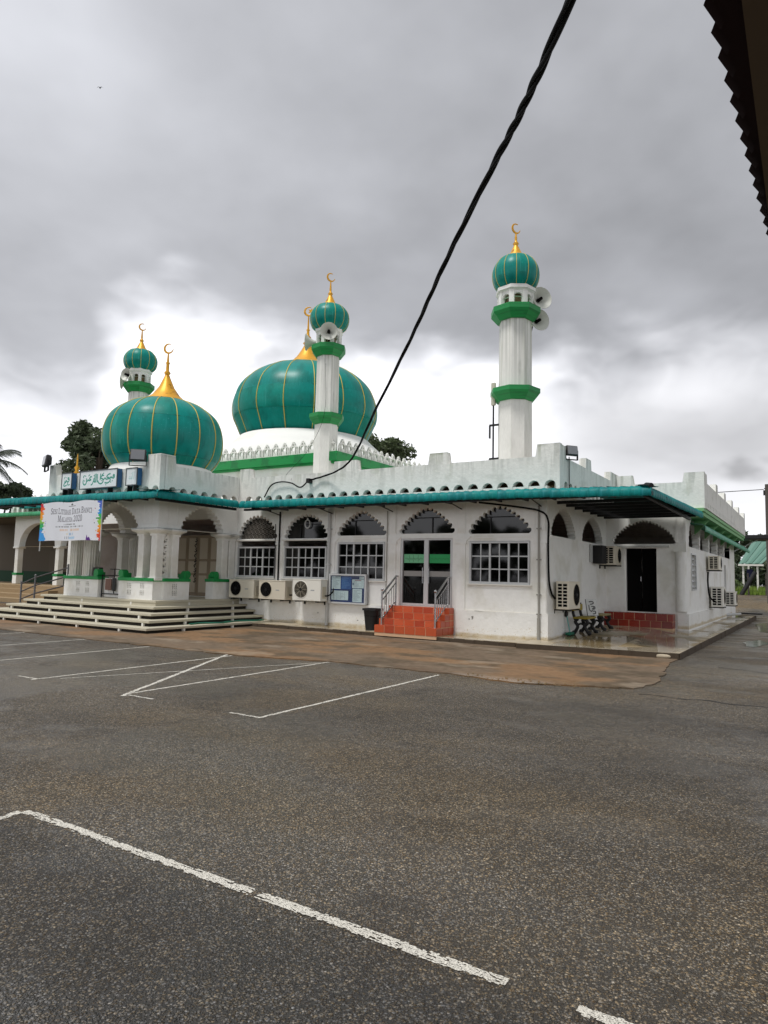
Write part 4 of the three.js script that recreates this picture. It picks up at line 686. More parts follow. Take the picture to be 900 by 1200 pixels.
airCon([XB + 0.2, 0.8, -32.0], Math.PI / 2, 'white air conditioner farthest along the lane wall, towards the green shed', { w: 0.95, h: 0.56, m: 2, fanRight: 1, d: 0.38 });
{ const b = thing('electrical_box', 'dark open cabinet hung beside the high corner air conditioner', 'cabinet', [XA + 0.02, 2.2, -21.55]); put('cabinet_body', rbox(0.3, 0.56, 0.5, 0.02, 0.15, 0.3, 0), M.black, b); put('cabinet_flap', bx(0.0, 0.02, 0.05, 0.6, 0.3, 0.55), M.pvc, b); }
// ------------------------------------------------------------------ red tiled steps
function tiledStair(t, x0, x1, yBase, rises, zWall, run0, run, mats, tw) {
  rises.forEach((y, k) => {
    const yb = k ? rises[k - 1] : yBase, front = zWall + run0 + run * (rises.length - 1 - k);
    put('step_core', bx(x0 + 0.008, x1 - 0.008, k ? yb - 0.02 : 0.05, y - 0.008, zWall, front - 0.008), M.grout, t);
    const n = Math.round((x1 - x0) / tw), off = k % 2 ? 0.5 : 0, W = (x1 - x0) / n, g = rbox(W - 0.018, y - yb - 0.018, 0.012, 0.003), gs = rbox(W / 2 - 0.018, y - yb - 0.018, 0.012, 0.003);
    for (let i = 0; i <= n; i++) { const c = x0 + (i + 0.5 - off) * W; if (off && (i === 0 || i === n)) { const m = put('tile', gs, mats[Math.floor(R(0, mats.length))], t); m.position.set(i === 0 ? x0 + W / 4 : x1 - W / 4, (y + yb) / 2, front - 0.004); } else if (i < n || off) { if (!off && i === n) continue; const m = put('tile', g, mats[Math.floor(R(0, mats.length))], t); m.position.set(c, (y + yb) / 2, front - 0.004); } }
    const gt = rbox(W - 0.018, 0.012, run + (k === rises.length - 1 ? run0 - run : 0) - 0.008, 0.003), dl = run + (k === rises.length - 1 ? run0 - run : 0);
    for (let i = 0; i < n; i++) { const m = put('tile', gt, mats[Math.floor(R(0, mats.length))], t); m.position.set(x0 + (i + 0.5) * W, y - 0.004, front - dl / 2); }
    for (const x of [x1 - 0.004, x0 + 0.004]) { const L = front - zWall, m2 = Math.max(1, Math.round(L / 0.3)), ge = rbox(0.012, y - yb - 0.018, L / m2 - 0.018, 0.003); for (let i = 0; i < m2; i++) { const m = put('tile', ge, mats[Math.floor(R(0, mats.length))], t); m.position.set(x, (y + yb) / 2, zWall + (i + 0.5) * L / m2); } }
  });
}
const st1 = thing('tiled_entrance_steps', 'bright orange-red tiled steps below the glass double door', 'steps');
tiledStair(st1, -10.36, -8.42, 0.13, [0.34, 0.51, 0.68, 0.85], Z0 + 0.02, 0.3, 0.24, M.tile, 0.32);
const st2 = thing('tiled_side_steps', 'dark red tiled steps below the black side door', 'steps');
tiledStair(st2, -5.96, -3.7, 0.27, [0.48, 0.71], ZB + 0.06, 0.42, 0.05, M.tileDark, 0.32);
function railing(x, label) {
  const t = thing('stair_railing', label, 'railing', [x, 0, 0], 0, 'stainless railings of the red steps');
  const A = [0, 0.34, -16.24], B = [0, 0.85, -16.98];
  put('post', mg([rod(A, [0, A[1] + 0.92, A[2]], 0.026), (() => { const s = new THREE.SphereGeometry(0.042, 12, 8); s.translate(0, A[1] + 0.97, A[2]); return s; })()]), M.stainless, t);
  put('post', rod(B, [0, B[1] + 0.8, B[2]], 0.024), M.stainless, t);
  put('handrail', mg([rod([0, A[1] + 0.83, A[2]], [0, B[1] + 0.84, B[2]], 0.028), rod([0, B[1] + 0.84, B[2]], [0, B[1] + 0.84, B[2] - 0.1], 0.028)]), M.stainless, t);
  put('lower_rail', rod([0, A[1] + 0.14, A[2]], [0, B[1] + 0.12, B[2]], 0.018), M.stainless, t); put('middle_rail', rod([0, A[1] + 0.66, A[2]], [0, B[1] + 0.66, B[2]], 0.016), M.stainless, t);
  for (let k = 1; k < 6; k++) { const s = k / 6; put('baluster', rod([0, mix(A[1], B[1], s) + 0.13, mix(A[2], B[2], s)], [0, mix(A[1], B[1], s) + 0.66, mix(A[2], B[2], s)], 0.011, 6), M.stainless, t); }
}
railing(-10.24, 'stainless steel stair railing beside the black bin'); railing(-8.56, 'stainless steel stair railing towards the wide plain window');
{ // bin
  const t = thing('litter_bin', 'black plastic litter bin between notice board and red steps', 'bin', [-10.82, 0.13, -16.68]);
  const b = new THREE.CylinderGeometry(0.27, 0.2, 0.58, 4, 1, true); b.rotateY(Math.PI / 4); b.translate(0, 0.29, 0); put('bin_body', b, M.black, t); const r = new THREE.TorusGeometry(0.265, 0.025, 6, 4); r.rotateX(Math.PI / 2); r.rotateY(0); const q = mg([bx(-0.22, 0.22, 0.56, 0.62, 0.18, 0.22), bx(-0.22, 0.22, 0.56, 0.62, -0.22, -0.18), bx(0.18, 0.22, 0.56, 0.62, -0.18, 0.18), bx(-0.22, -0.18, 0.56, 0.62, -0.18, 0.18)]); put('bin_rim', q, M.black, t); put('bin_liner', bx(-0.18, 0.18, 0.4, 0.41, -0.18, 0.18), M.acDark, t);
}
{ // notice board
  const t = thing('notice_board', 'glazed blue notice board with pinned papers below the window', 'notice board', [-11.94, 0.84, Z0 + 0.05]);
  put('board_backing', bx(-0.66, 0.66, 0, 0.86, 0, 0.06), std(C(14, 40, 100), 0.7), t);
  put('board_frame', mg([bx(-0.68, 0.68, -0.02, 0.03, 0, 0.11), bx(-0.68, 0.68, 0.83, 0.88, 0, 0.11), bx(-0.68, -0.63, 0.03, 0.83, 0, 0.11), bx(0.63, 0.68, 0.03, 0.83, 0, 0.11)]), M.alu, t);
  const paper = (x0, x1, y0, y1, kind) => { const tex = canvasTex(128, 128, (g, w, h) => { g.fillStyle = kind === 2 ? '#24569a' : '#dfe4e6'; g.fillRect(0, 0, w, h); g.fillStyle = kind === 2 ? 'rgba(150,190,230,.55)' : 'rgba(90,96,110,.55)'; for (let y = 10; y < 120; y += 7) { g.fillRect(10, y, 40 + 66 * hash(y, kind, 3), 2.5); } if (kind === 1) { g.fillStyle = '#a23b3b'; g.fillRect(30, 8, 70, 8); g.strokeStyle = '#444'; g.strokeRect(20, 26, 90, 70); g.fillStyle = '#6d7c92'; g.fillRect(4, 50, 14, 34); } if (kind === 3) { g.fillStyle = 'rgba(120,130,140,.5)'; for (const x of [40, 70, 100]) g.fillRect(x, 4, 2, 120); } }); put('pinned_paper', bx(x0, x1, y0, y1, 0.061, 0.064), new THREE.MeshStandardMaterial({ map: tex, roughness: 0.9 }), t); };
  paper(-0.6, -0.27, 0.42, 0.8, 0); paper(-0.25, 0.12, 0.42, 0.8, 2); paper(-0.6, 0.02, 0.09, 0.37, 3); paper(0.16, 0.58, 0.46, 0.72, 1); paper(0.18, 0.52, 0.05, 0.44, 0); paper(0.42, 0.58, 0.73, 0.81, 0);
  put('board_glass', bx(-0.63, 0.63, 0.03, 0.83, 0.095, 0.099), new THREE.MeshPhysicalMaterial({ color: C(245, 250, 250), transmission: 1, thickness: 0, roughness: 0.03, side: THREE.DoubleSide }), t);
}
// ------------------------------------------------------------------ pipes and cables on the walls
{
  const mk = (name, label, geo, mat) => { const m = put(name, geo, mat); tag(m, label, name.includes('cable') ? 'cable' : 'pipe'); return m; };
  mk('drain_pipe', 'thin grey pipe down the front wall corner by the wide plain window', mg([rod([-6.0, 0.15, Z0 + 0.06], [-6.0, 0.7, Z0 + 0.06], 0.045), rod([-6.0, 0.7, Z0 + 0.06], [-6.0, 3.6, Z0 + 0.06], 0.026), ...[0.8, 1.3, 2.2, 3.0].map((y) => box(0.12, 0.03, 0.05, -6.0, y, Z0 + 0.05))]), std(C(150, 148, 140), 0.6));
  mk('drain_pipe', 'thin grey pipe on the wall between notice board window and glass door', mg([rod([-10.62, 0.85, Z0 + 0.05], [-10.62, 3.6, Z0 + 0.05], 0.014)]), std(C(140, 136, 126), 0.6));
  mk('drain_pipe', 'stout white downpipe on the pier beside the notice board', mg([rod([-12.72, 0.15, Z0 + 0.09], [-12.72, 3.72, Z0 + 0.09], 0.05), ...[0.9, 2.0, 3.1].map((y) => box(0.16, 0.04, 0.1, -12.72, y, Z0 + 0.07))]), M.pvc);
  mk('black_cable', 'black cable sagging down the wall corner behind the cream air conditioner', tube([[-7.6, 3.72, Z0 + 0.25], [-6.6, 3.58, Z0 + 0.2], [-5.95, 3.45, Z0 + 0.1], [-5.76, 3.2, Z0 + 0.03], [-5.76, 2.6, Z0 + 0.03], [-5.755, 1.7, Z0 - 0.02], [-5.75, 1.35, Z0 - 0.2], [-5.74, 1.2, Z0 - 0.45]], 0.028, 6, 60), M.cable);
  mk('black_cable', 'dark pipe run between the two grilled windows', mg([rod([-14.76, 1.3, Z0 + 0.06], [-14.76, 3.7, Z0 + 0.06], 0.026), rod([-14.92, 1.5, Z0 + 0.05], [-14.95, 3.3, Z0 + 0.05], 0.012)]), M.cable);
  mk('drain_pipe', 'dark hose hanging from the high bracketed air conditioner on the lane wall', tube([[XB + 0.1, 2.1, -27.3], [XB + 0.08, 1.7, -27.35], [XB + 0.12, 1.2, -27.5], [XB + 0.3, 1.0, -27.7]], 0.03, 6, 24), M.cable);
}
// ------------------------------------------------------------------ lettered light boxes on the porch parapet
const stroke = (g, pts, w, close) => { g.lineWidth = w * 1.25; g.beginPath(); g.moveTo(pts[0][0], pts[0][1]); for (let i = 1; i < pts.length - 1; i++) { const mx = (pts[i][0] + pts[i + 1][0]) / 2, my = (pts[i][1] + pts[i + 1][1]) / 2; g.quadraticCurveTo(pts[i][0], pts[i][1], mx, my); } const l = pts[pts.length - 1]; g.lineTo(l[0], l[1]); g.stroke(); };
function signBox(x0, x1, y0, y1, label, draw, w, h) {
  const t = thing('lettered_light_box', label, 'sign', [(x0 + x1) / 2, y0, -13.66], 0, 'lettered light boxes on the porch parapet'), W = x1 - x0, H = y1 - y0, d = 0.17;
  put('box_sides', mg([bx(-W / 2, -W / 2 + 0.02, 0, H, 0, d), bx(W / 2 - 0.02, W / 2, 0, H, 0, d), bx(-W / 2 + 0.02, W / 2 - 0.02, H - 0.02, H, 0, d), bx(-W / 2 + 0.02, W / 2 - 0.02, 0, 0.02, 0, d)]), std(C(34, 92, 140), 0.4), t);
  put('box_frame', mg([bx(-W / 2 - 0.012, W / 2 + 0.012, -0.012, 0.018, d, d + 0.02), bx(-W / 2 - 0.012, W / 2 + 0.012, H - 0.018, H + 0.012, d, d + 0.02), bx(-W / 2 - 0.012, -W / 2 + 0.018, 0.018, H - 0.018, d, d + 0.02), bx(W / 2 - 0.018, W / 2 + 0.012, 0.018, H - 0.018, d, d + 0.02)]), std(C(70, 78, 80), 0.5), t);
  const f = new THREE.PlaneGeometry(W - 0.03, H - 0.03); f.translate(0, H / 2, d + 0.008); put('lettered_face', f, new THREE.MeshStandardMaterial({ roughness: 0.35, map: canvasTex(w, h, (g) => { g.fillStyle = '#dfe4e6'; g.fillRect(0, 0, w, h); for (let i = 0; i < 60; i++) { g.fillStyle = 'rgba(120,130,120,' + 0.06 * hash(i, 1, 9) + ')'; g.fillRect(w * hash(i, 2, 9), 0, 3 + 8 * hash(i, 3, 9), h * hash(i, 4, 9)); } g.strokeStyle = '#0f8a76'; g.fillStyle = '#0f8a76'; g.lineCap = 'round'; g.lineJoin = 'round'; draw(g); }) }), t);
  put('box_back', bx(-W / 2 + 0.02, W / 2 - 0.02, 0.02, H - 0.02, 0.0, 0.01), M.alu, t); put('bracket', mg([bx(-W * 0.3, -W * 0.3 + 0.03, -0.22, -0.013, 0.02, 0.2), bx(W * 0.3 - 0.03, W * 0.3, -0.22, -0.013, 0.02, 0.2)]), M.black, t);
}
const dot = (g, x, y, r) => { g.save(); g.translate(x, y); g.rotate(0.78); g.fillRect(-r, -r, 2 * r, 2 * r); g.restore(); };
signBox(-21.33, -20.78, 4.33, 4.86, 'small white light box with one green word, at the parapet end by the floodlight', (g) => {
  stroke(g, [[165, 70], [150, 60], [135, 76], [150, 92], [172, 84], [170, 112], [140, 128], [118, 120], [104, 100], [92, 116], [96, 132], [80, 138], [66, 122], [74, 106], [62, 150], [40, 178], [66, 190], [112, 176]], 15); stroke(g, [[146, 128], [128, 158], [150, 178], [184, 168]], 13); stroke(g, [[60, 76], [50, 62], [74, 50]], 9); dot(g, 110, 60, 8);
}, 224, 224);
signBox(-20.33, -18.42, 4.28, 4.86, 'wide white light box with flowing green lettering over the entrance', (g) => {
  // written right to left
  const s = (p, w) => stroke(g, p, w);
  s([[730, 80], [714, 66], [700, 84], [716, 98], [732, 86], [730, 112], [696, 118], [676, 96], [666, 116], [652, 96], [640, 116], [600, 120]], 15);
  s([[640, 56], [600, 60], [560, 96], [620, 104], [660, 140], [600, 178], [540, 168]], 15); s([[600, 120], [560, 128], [536, 100], [520, 122], [500, 122]], 14);
  s([[505, 70], [470, 66], [440, 104], [490, 112], [505, 150], [462, 182], [408, 168], [390, 140]], 15); s([[440, 50], [436, 122]], 15); s([[470, 60], [505, 40]], 10);
  s([[372, 52], [372, 150]], 15); s([[346, 46], [346, 140], [330, 152], [306, 140]], 15); s([[320, 46], [318, 148]], 13);
  s([[300, 100], [292, 140], [270, 176], [246, 182]], 14); s([[246, 74], [222, 70], [200, 104], [248, 112], [196, 128], [176, 106], [160, 130], [140, 130]], 15);
  s([[140, 96], [146, 140], [120, 176], [80, 172], [62, 140], [70, 112]], 15); s([[120, 60], [90, 48], [60, 66], [80, 80]], 10); s([[180, 60], [210, 44]], 9);
  for (const [x, y] of [[560, 196], [470, 136], [196, 52], [100, 122], [660, 166], [690, 150], [300, 62]]) dot(g, x, y, 8);
}, 780, 224);
signBox(-17.98, -17.46, 4.29, 4.82, 'small white light box with faded lettering near the porch corner', (g) => { g.strokeStyle = 'rgba(120,176,170,.55)'; g.fillStyle = 'rgba(120,176,170,.5)'; stroke(g, [[160, 50], [160, 150]], 9); stroke(g, [[130, 56], [132, 140], [110, 152], [100, 100], [98, 146], [70, 140]], 9); stroke(g, [[70, 110], [52, 130], [66, 144]], 8); dot(g, 105, 66, 6); }, 224, 224);
// ------------------------------------------------------------------ census banner under the eave
{
  const t = thing('cloth_banner', 'white printed banner with rainbow splashed borders hung from the porch eave', 'banner', [-19.7, 2.56, -12.80]);
  const tex = canvasTex(1280, 496, (g, w, h) => {
    g.fillStyle = '#dde0e6'; g.fillRect(0, 0, w, h);
    const cols = ['#c8202c', '#e2581e', '#f09a1e', '#8cc63a', '#2fae62', '#2d8fd6', '#4664c0'];
    for (let side = 0; side < 2; side++) for (let i = 0; i < 120; i++) { const v = i / 120, n = 28 + 92 * Math.pow(hash(Math.floor(i / 5), side, 31), 2) + 20 * hash(i, side, 33); const ci = Math.min(6, Math.floor((side ? 1 - v : v) * 7 + 0.5 * hash(i, 3, 4))); g.fillStyle = cols[ci]; const y = v * h; if (side) { g.beginPath(); g.moveTo(w, y - 8); g.lineTo(w - n, y + 4); g.lineTo(w, y + 22); g.fill(); } else { g.beginPath(); g.moveTo(0, y - 8); g.lineTo(n, y + 4); g.lineTo(0, y + 22); g.fill(); } }
    for (let k = 0; k < 40; k++) { g.fillStyle = ['#5b2a86', '#2d8fd6', '#c8202c', '#e07a1e', '#333'][k % 5]; const l = hash(k, 1, 77) < 0.5; g.beginPath(); g.arc(l ? 20 + 150 * hash(k, 2, 77) : w - 20 - 170 * hash(k, 2, 77), h * hash(k, 3, 77), 2 + 7 * hash(k, 4, 77), 0, 7); g.fill(); }
    g.fillStyle = '#5b2a86'; g.beginPath(); g.moveTo(w - 280, h); g.lineTo(w - 262, h - 70); g.lineTo(w - 240, h - 30); g.lineTo(w - 215, h - 44); g.lineTo(w - 180, h); g.fill(); g.fillStyle = '#3f9be0'; g.beginPath(); g.moveTo(0, h); g.lineTo(10, h - 120); g.lineTo(90, h - 90); g.lineTo(120, h - 50); g.lineTo(150, h - 20); g.lineTo(100, h); g.fill();
    g.fillStyle = '#555'; g.beginPath(); g.ellipse(w * 0.53, 30, 22, 12, 0, 0, 7); g.fill(); g.fillRect(w * 0.47, 48, w * 0.12, 7);
    g.textAlign = 'center'; g.fillStyle = '#45434e';
    const caps = (txt, y, big, small, x) => { let tot = 0; const ms = []; for (const ch of txt) { const up = ch !== ch.toLowerCase() || /[0-9]/.test(ch); g.font = (up ? big : small) + 'px serif'; const m = g.measureText(ch.toUpperCase()).width * 0.74; ms.push([ch.toUpperCase(), up, m]); tot += m; } let cx = x - tot / 2; g.textAlign = 'left'; for (const [ch, up, m] of ms) { g.font = (up ? big : small) + 'px serif'; g.save(); g.translate(cx, y); g.scale(0.72, 1); g.fillText(ch, 0, 0); g.strokeStyle = '#45434e'; g.lineWidth = 1.5; g.strokeText(ch, 0, 0); g.restore(); cx += m; } };
    caps('Sesi Literasi Data Banci', 156, 108, 84, w * 0.51); caps('Malaysia 2020', 254, 108, 84, w * 0.5);
    const greek = (y, hh, x0, x1, c, s) => { g.fillStyle = c; let x = x0; let i = 0; while (x < x1) { const ww = 7 + 9 * hash(i, s, 5); if (hash(i, s, 6) > 0.16) { g.fillRect(x, y, 3.5, hh); g.fillRect(x + ww * 0.55, y, 3.5, hh); if (hash(i, s, 7) > 0.4) g.fillRect(x, y + (hash(i, s, 8) > 0.5 ? 0 : hh * 0.45), ww * 0.6, 3.5); } x += ww + 4; i++; } };
    greek(280, 17, w * 0.4, w * 0.6, '#2c2c34', 1); greek(310, 17, w * 0.26, w * 0.72, '#22222a', 2); greek(346, 28, w * 0.34, w * 0.48, '#d6a777', 3); greek(346, 28, w * 0.5, w * 0.56, '#c98a26', 4); greek(346, 28, w * 0.57, w * 0.66, '#d6a777', 5); greek(396, 32, w * 0.5, w * 0.57, '#3c8fc4', 6); greek(400, 24, w * 0.44, w * 0.47, '#d8c68c', 7); greek(440, 34, w * 0.43, w * 0.49, '#4a525c', 8); greek(446, 28, w * 0.5, w * 0.6, '#5cb0e0', 9);
  });
  const W = 3.14, H = 1.22, g = new THREE.PlaneGeometry(W, H, 40, 14), p = g.attributes.position; for (let i = 0; i < p.count; i++) { const x = p.getX(i), y = p.getY(i); p.setZ(i, 0.02 * Math.sin(x * 3.1) + 0.012 * Math.sin(x * 9 + y * 3) * (0.6 - y)); p.setY(i, y - 0.02 * Math.cos(x * 4) * (y > 0 ? 1 : 0.3)); } g.computeVertexNormals(); g.translate(0, H / 2, 0);
  put('printed_cloth', g, std(C(255, 255, 255), 0.8, { map: tex }), t);
  for (const s of [-1, 1]) put('side_pole', rod([s * (W / 2 - 0.005), -0.33, -0.03], [s * (W / 2 - 0.005), H + 0.02, -0.03], 0.02), M.pvc, t);
  put('tie', mg([-1.2, -0.4, 0.4, 1.2].map((x) => rod([x, H - 0.02, 0], [x, H + 0.06, -0.05], 0.006, 4))), M.black, t);
}
// ------------------------------------------------------------------ floodlights
function flood(pos, turn, s, label) { const t = thing('floodlight', label, 'floodlight', pos, turn); const h = rbox(0.46 * s, 0.36 * s, 0.14 * s, 0.03 * s, 0, 0.32 * s, 0.06 * s); h.rotateX(-0.15); put('housing', h, std(C(52, 50, 50), 0.5), t); const f = rbox(0.40 * s, 0.30 * s, 0.02, 0.008, 0, 0.32 * s, 0.135 * s); f.rotateX(-0.15); put('lens', f, std(C(128, 130, 134), 0.15), t); put('fins', mg([0, 1, 2, 3, 4].map((k) => bx((-0.18 + k * 0.09) * s, (-0.165 + k * 0.09) * s, 0.2 * s, 0.44 * s, -0.1 * s, -0.005))), M.steelDark, t); put('yoke', mg([bx(-0.26 * s, -0.24 * s, 0, 0.34 * s, -0.03, 0.03), bx(0.24 * s, 0.26 * s, 0, 0.34 * s, -0.03, 0.03), bx(-0.24 * s, 0.24 * s, 0, 0.02, -0.03, 0.03)]), M.steelDark, t); }
flood([-22.3, 5.0, -13.5], -0.35, 1.1, 'dark floodlight leaning out at the end of the porch parapet'); flood([-17.42, 4.86, -13.45], 0.75, 1.0, 'large square floodlight in front of the teal porch dome'); flood([-5.36, 4.86, -17.75], 0.9, 0.75, 'small grey floodlight on a rod behind the corner merlon');
{ const m = put('conduit', mg([rod([-5.42, 3.9, -17.75], [-5.42, 4.95, -17.75], 0.014)]), M.steelDark); tag(m, 'thin conduit up the side parapet to the corner floodlight', 'conduit'); }
// ------------------------------------------------------------------ benches, board, broom
function bench(pos, turn, label, seatM, o = {}) {
  const t = thing('ornate_bench', label, 'bench', pos, turn, 'ornate benches against the side wall'), L = o.L || 0.85;
  put('seat', rbox(L, 0.05, 0.4, 0.012, 0, 0.45, 0), seatM, t);
  if (!o.noBack) put('backrest', rbox(L, 0.17, 0.045, 0.012, 0, 0.72, -0.2), seatM, t);
  for (const s of [-1, 1]) { const x = s * (L / 2 - 0.08); const leg = []; for (const z of [0.17, -0.15]) { const d = z > 0 ? 1 : -1; leg.push(tube([[x, 0.43, z * 0.6], [x, 0.34, z * 1.05], [x, 0.24, z * 0.6], [x, 0.13, z * 0.85], [x, 0.03, z * 1.3], [x, 0.015, z * 1.5]], 0.045, 8, 18)); const b = new THREE.SphereGeometry(0.06, 10, 8); b.translate(x, 0.05, z * 1.3); leg.push(b); } leg.push(tube([[x, 0.25, 0.1], [x, 0.3, 0], [x, 0.25, -0.1]], 0.03, 6, 10)); put('leg', leg, M.black, t); if (!o.noBack) put('back_post', tube([[x, 0.4, -0.16], [x, 0.6, -0.22], [x, 0.84, -0.23]], 0.04, 8, 10), M.black, t); }
}
const yell = std(C(150, 132, 44), 0.7), wood2 = std(C(138, 126, 84), 0.65);
bench([-5.38, 0.225, -19.0], Math.PI / 2, 'small black ornate bench with yellow seat and backrest near the broom', yell);
bench([-5.35, 0.255, -20.5], Math.PI / 2, 'small black ornate bench with olive seat beside the red side steps', wood2, { noBack: 1, L: 0.95 });
{ const t = thing('leaning_board', 'white board with dark scrawl leaning on the yellow bench', 'board', [-5.32, 0.7, -19.62], 0.75); const tex = canvasTex(128, 192, (g, w, h) => { g.fillStyle = '#cfd0cd'; g.fillRect(0, 0, w, h); g.strokeStyle = '#222'; g.lineCap = 'round'; stroke(g, [[40, 30], [80, 20], [90, 50], [50, 60]], 9); stroke(g, [[60, 84], [100, 80], [96, 116], [60, 118], [84, 98]], 9); stroke(g, [[30, 70], [24, 120], [50, 150], [60, 130]], 8); stroke(g, [[70, 140], [100, 136], [96, 170], [66, 172]], 9); }); const b = rbox(0.34, 0.48, 0.03, 0.006, 0, 0.24, 0); b.rotateX(-0.3); put('board_back', b, M.black, t); const f = new THREE.PlaneGeometry(0.33, 0.47); f.translate(0, 0.24, 0.018); f.rotateX(-0.3); put('scrawled_face', f, new THREE.MeshStandardMaterial({ map: tex, roughness: 0.6 }), t); }
{ const t = thing('push_broom', 'green push broom standing against the plinth under the cream air conditioner', 'broom', [-5.62, 0.2, -18.45]); put('broom_head', rbox(0.14, 0.07, 0.42, 0.02, 0, 0.06, 0), std(C(12, 104, 80), 0.6), t); put('bristles', mg(Array.from({ length: 40 }, (_, i) => box(0.012, 0.05, 0.012, R(-0.06, 0.06), 0.025, -0.19 + i * 0.0098))), std(C(14, 60, 50), 0.9), t); put('handle', rod([0, 0.08, 0], [-0.1, 0.62, 0.02], 0.016), std(C(110, 176, 170), 0.5), t); put('dust_bag', (() => { const g = new THREE.SphereGeometry(0.09, 12, 10); g.scale(0.5, 1.1, 0.8); g.translate(-0.1, 0.58, 0.0); return g; })(), M.black, t); }
// ------------------------------------------------------------------ overhead service cable: twisted bundle from the roof behind the viewer to the parapet
{
  const t = thing('service_cable', 'thick black twisted overhead cable sweeping down to the parapet', 'cable');
  const P0 = new THREE.Vector3(-1.25, 5.56, -4.2).add(new THREE.Vector3(0.9, 1.35, 2.2)), pts = [];
  const anchor = [[-0.98, 4.71, -3.24, 0], [-1.42, 4.72, -3.84, 0]];
  // span given by points along it: direction from the lens times distance, sagging towards the wall
  const dirs = [[-0.217, 0.661, -0.718, 4.6], [-0.279, 0.593, -0.755, 5.55], [-0.34, 0.526, -0.78, 6.7], [-0.404, 0.446, -0.799, 8.3], [-0.477, 0.332, -0.814, 11.6], [-0.531, 0.239, -0.813, 15.3], [-0.574, 0.159, -0.803, 20.2]];
  const span = dirs.map(([x, y, z, d]) => new THREE.Vector3(x * d, 1.7 + y * d, z * d));
  const back = span[0].clone().add(span[0].clone().sub(span[1]).multiplyScalar(2.2));
  const c = new THREE.CatmullRomCurve3([back, ...span, new THREE.Vector3(-12.9, 4.78, -16.98), new THREE.Vector3(-13.55, 4.66, -16.95)], false, 'centripetal');
  const N = 420, fr = c.getPoints(N);
  for (let k = 0; k < 3; k++) { const q = fr.map((p, i) => { const a = i * 0.11 + 0.9 * Math.sin(i * 0.06) + k * 2.094, T = fr[Math.min(N, i + 1)].clone().sub(fr[Math.max(0, i - 1)]).normalize(), U = new THREE.Vector3(0, 1, 0).cross(T).normalize(), V = T.clone().cross(U); return p.clone().addScaledVector(U, Math.cos(a) * 0.017).addScaledVector(V, Math.sin(a) * 0.017); }); put('cable_strand', new THREE.TubeGeometry(new THREE.CatmullRomCurve3(q), 800, 0.0125 + k * 0.0015, 6), M.cable, t); }
  put('tail', tube([[-13.55, 4.66, -16.95], [-13.9, 4.46, -16.98], [-14.3, 4.62, -17.0], [-14.75, 4.68, -16.99], [-15.15, 4.58, -16.98], [-15.42, 4.2, -16.97]], 0.022, 6, 50), M.cable, t);
  put('wall_clamp', mg([bx(-13.62, -13.5, 4.58, 4.72, -17.08, -16.9)]), M.black, t);
  const w = put('thin_wire', tube([[-15.35, 9.6, -20.0], [-15.2, 7.6, -19.8], [-15.6, 6.2, -19.4], [-15.9, 5.2, -18.6], [-14.3, 4.75, -17.0]], 0.008, 4, 50), M.cable); tag(w, 'thin wire hanging down the minaret before the great dome', 'wire');
}
// ------------------------------------------------------------------ open shelter whose eave hangs over the viewer's right
{
  const t = thing('car_shelter', 'dark shelter roof with overlapping tiles jutting in from the side', 'shelter');
  const A = [-0.475, 0.4], B = [-0.11, -7.2], n = 42, dx = (B[0] - A[0]) / n, dz = (B[1] - A[1]) / n;
  const prof = [[0, 0], [0.02, 0.05], [0.3, 0.13], [1.2, 0.46], [2.4, 0.9], [3.6, 1.34]]; const pos = [], idx = [], uv = []; const cs = [[0, 0.0], [0.5, 0.002], [1.06, 0.004]];
  prof.forEach((p, i) => cs.forEach((c, k) => { pos.push(p[0] + (i < 2 ? -0.045 * (1 - c[0]) + 0.02 : 0), p[1] + c[1], c[0] * dz); uv.push(c[0], p[0]); if (i < prof.length - 1 && k < 2) { const a = i * 3 + k; idx.push(a, a + 1, a + 3, a + 1, a + 4, a + 3); } }));
  const g = new THREE.BufferGeometry(); g.setAttribute('position', new THREE.Float32BufferAttribute(pos, 3)); g.setAttribute('uv', new THREE.Float32BufferAttribute(uv, 2)); g.setIndex(idx); g.computeVertexNormals();
  const m1 = std(C(52, 24, 22), 0.8); for (let k = 0; k < n; k++) { const m = put('roof_tile', g, m1, t); m.position.set(A[0] + dx * k, 4.2, A[1] + dz * k); }
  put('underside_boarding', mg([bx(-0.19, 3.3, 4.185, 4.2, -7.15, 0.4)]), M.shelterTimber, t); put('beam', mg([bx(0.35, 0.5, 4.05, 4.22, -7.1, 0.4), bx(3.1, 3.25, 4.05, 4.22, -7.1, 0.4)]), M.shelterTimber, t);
  put('back_wall', wuv(bx(3.4, 3.55, 0, 5.4, -7.2, 6)), std(C(96, 88, 78), 0.9), t);
  put('post', mg([[3.2, -6.9], [3.2, -3]].map(([x, z]) => bx(x - 0.06, x + 0.06, 0, 4.1, z - 0.06, z + 0.06))), M.shelterTimber, t);
}
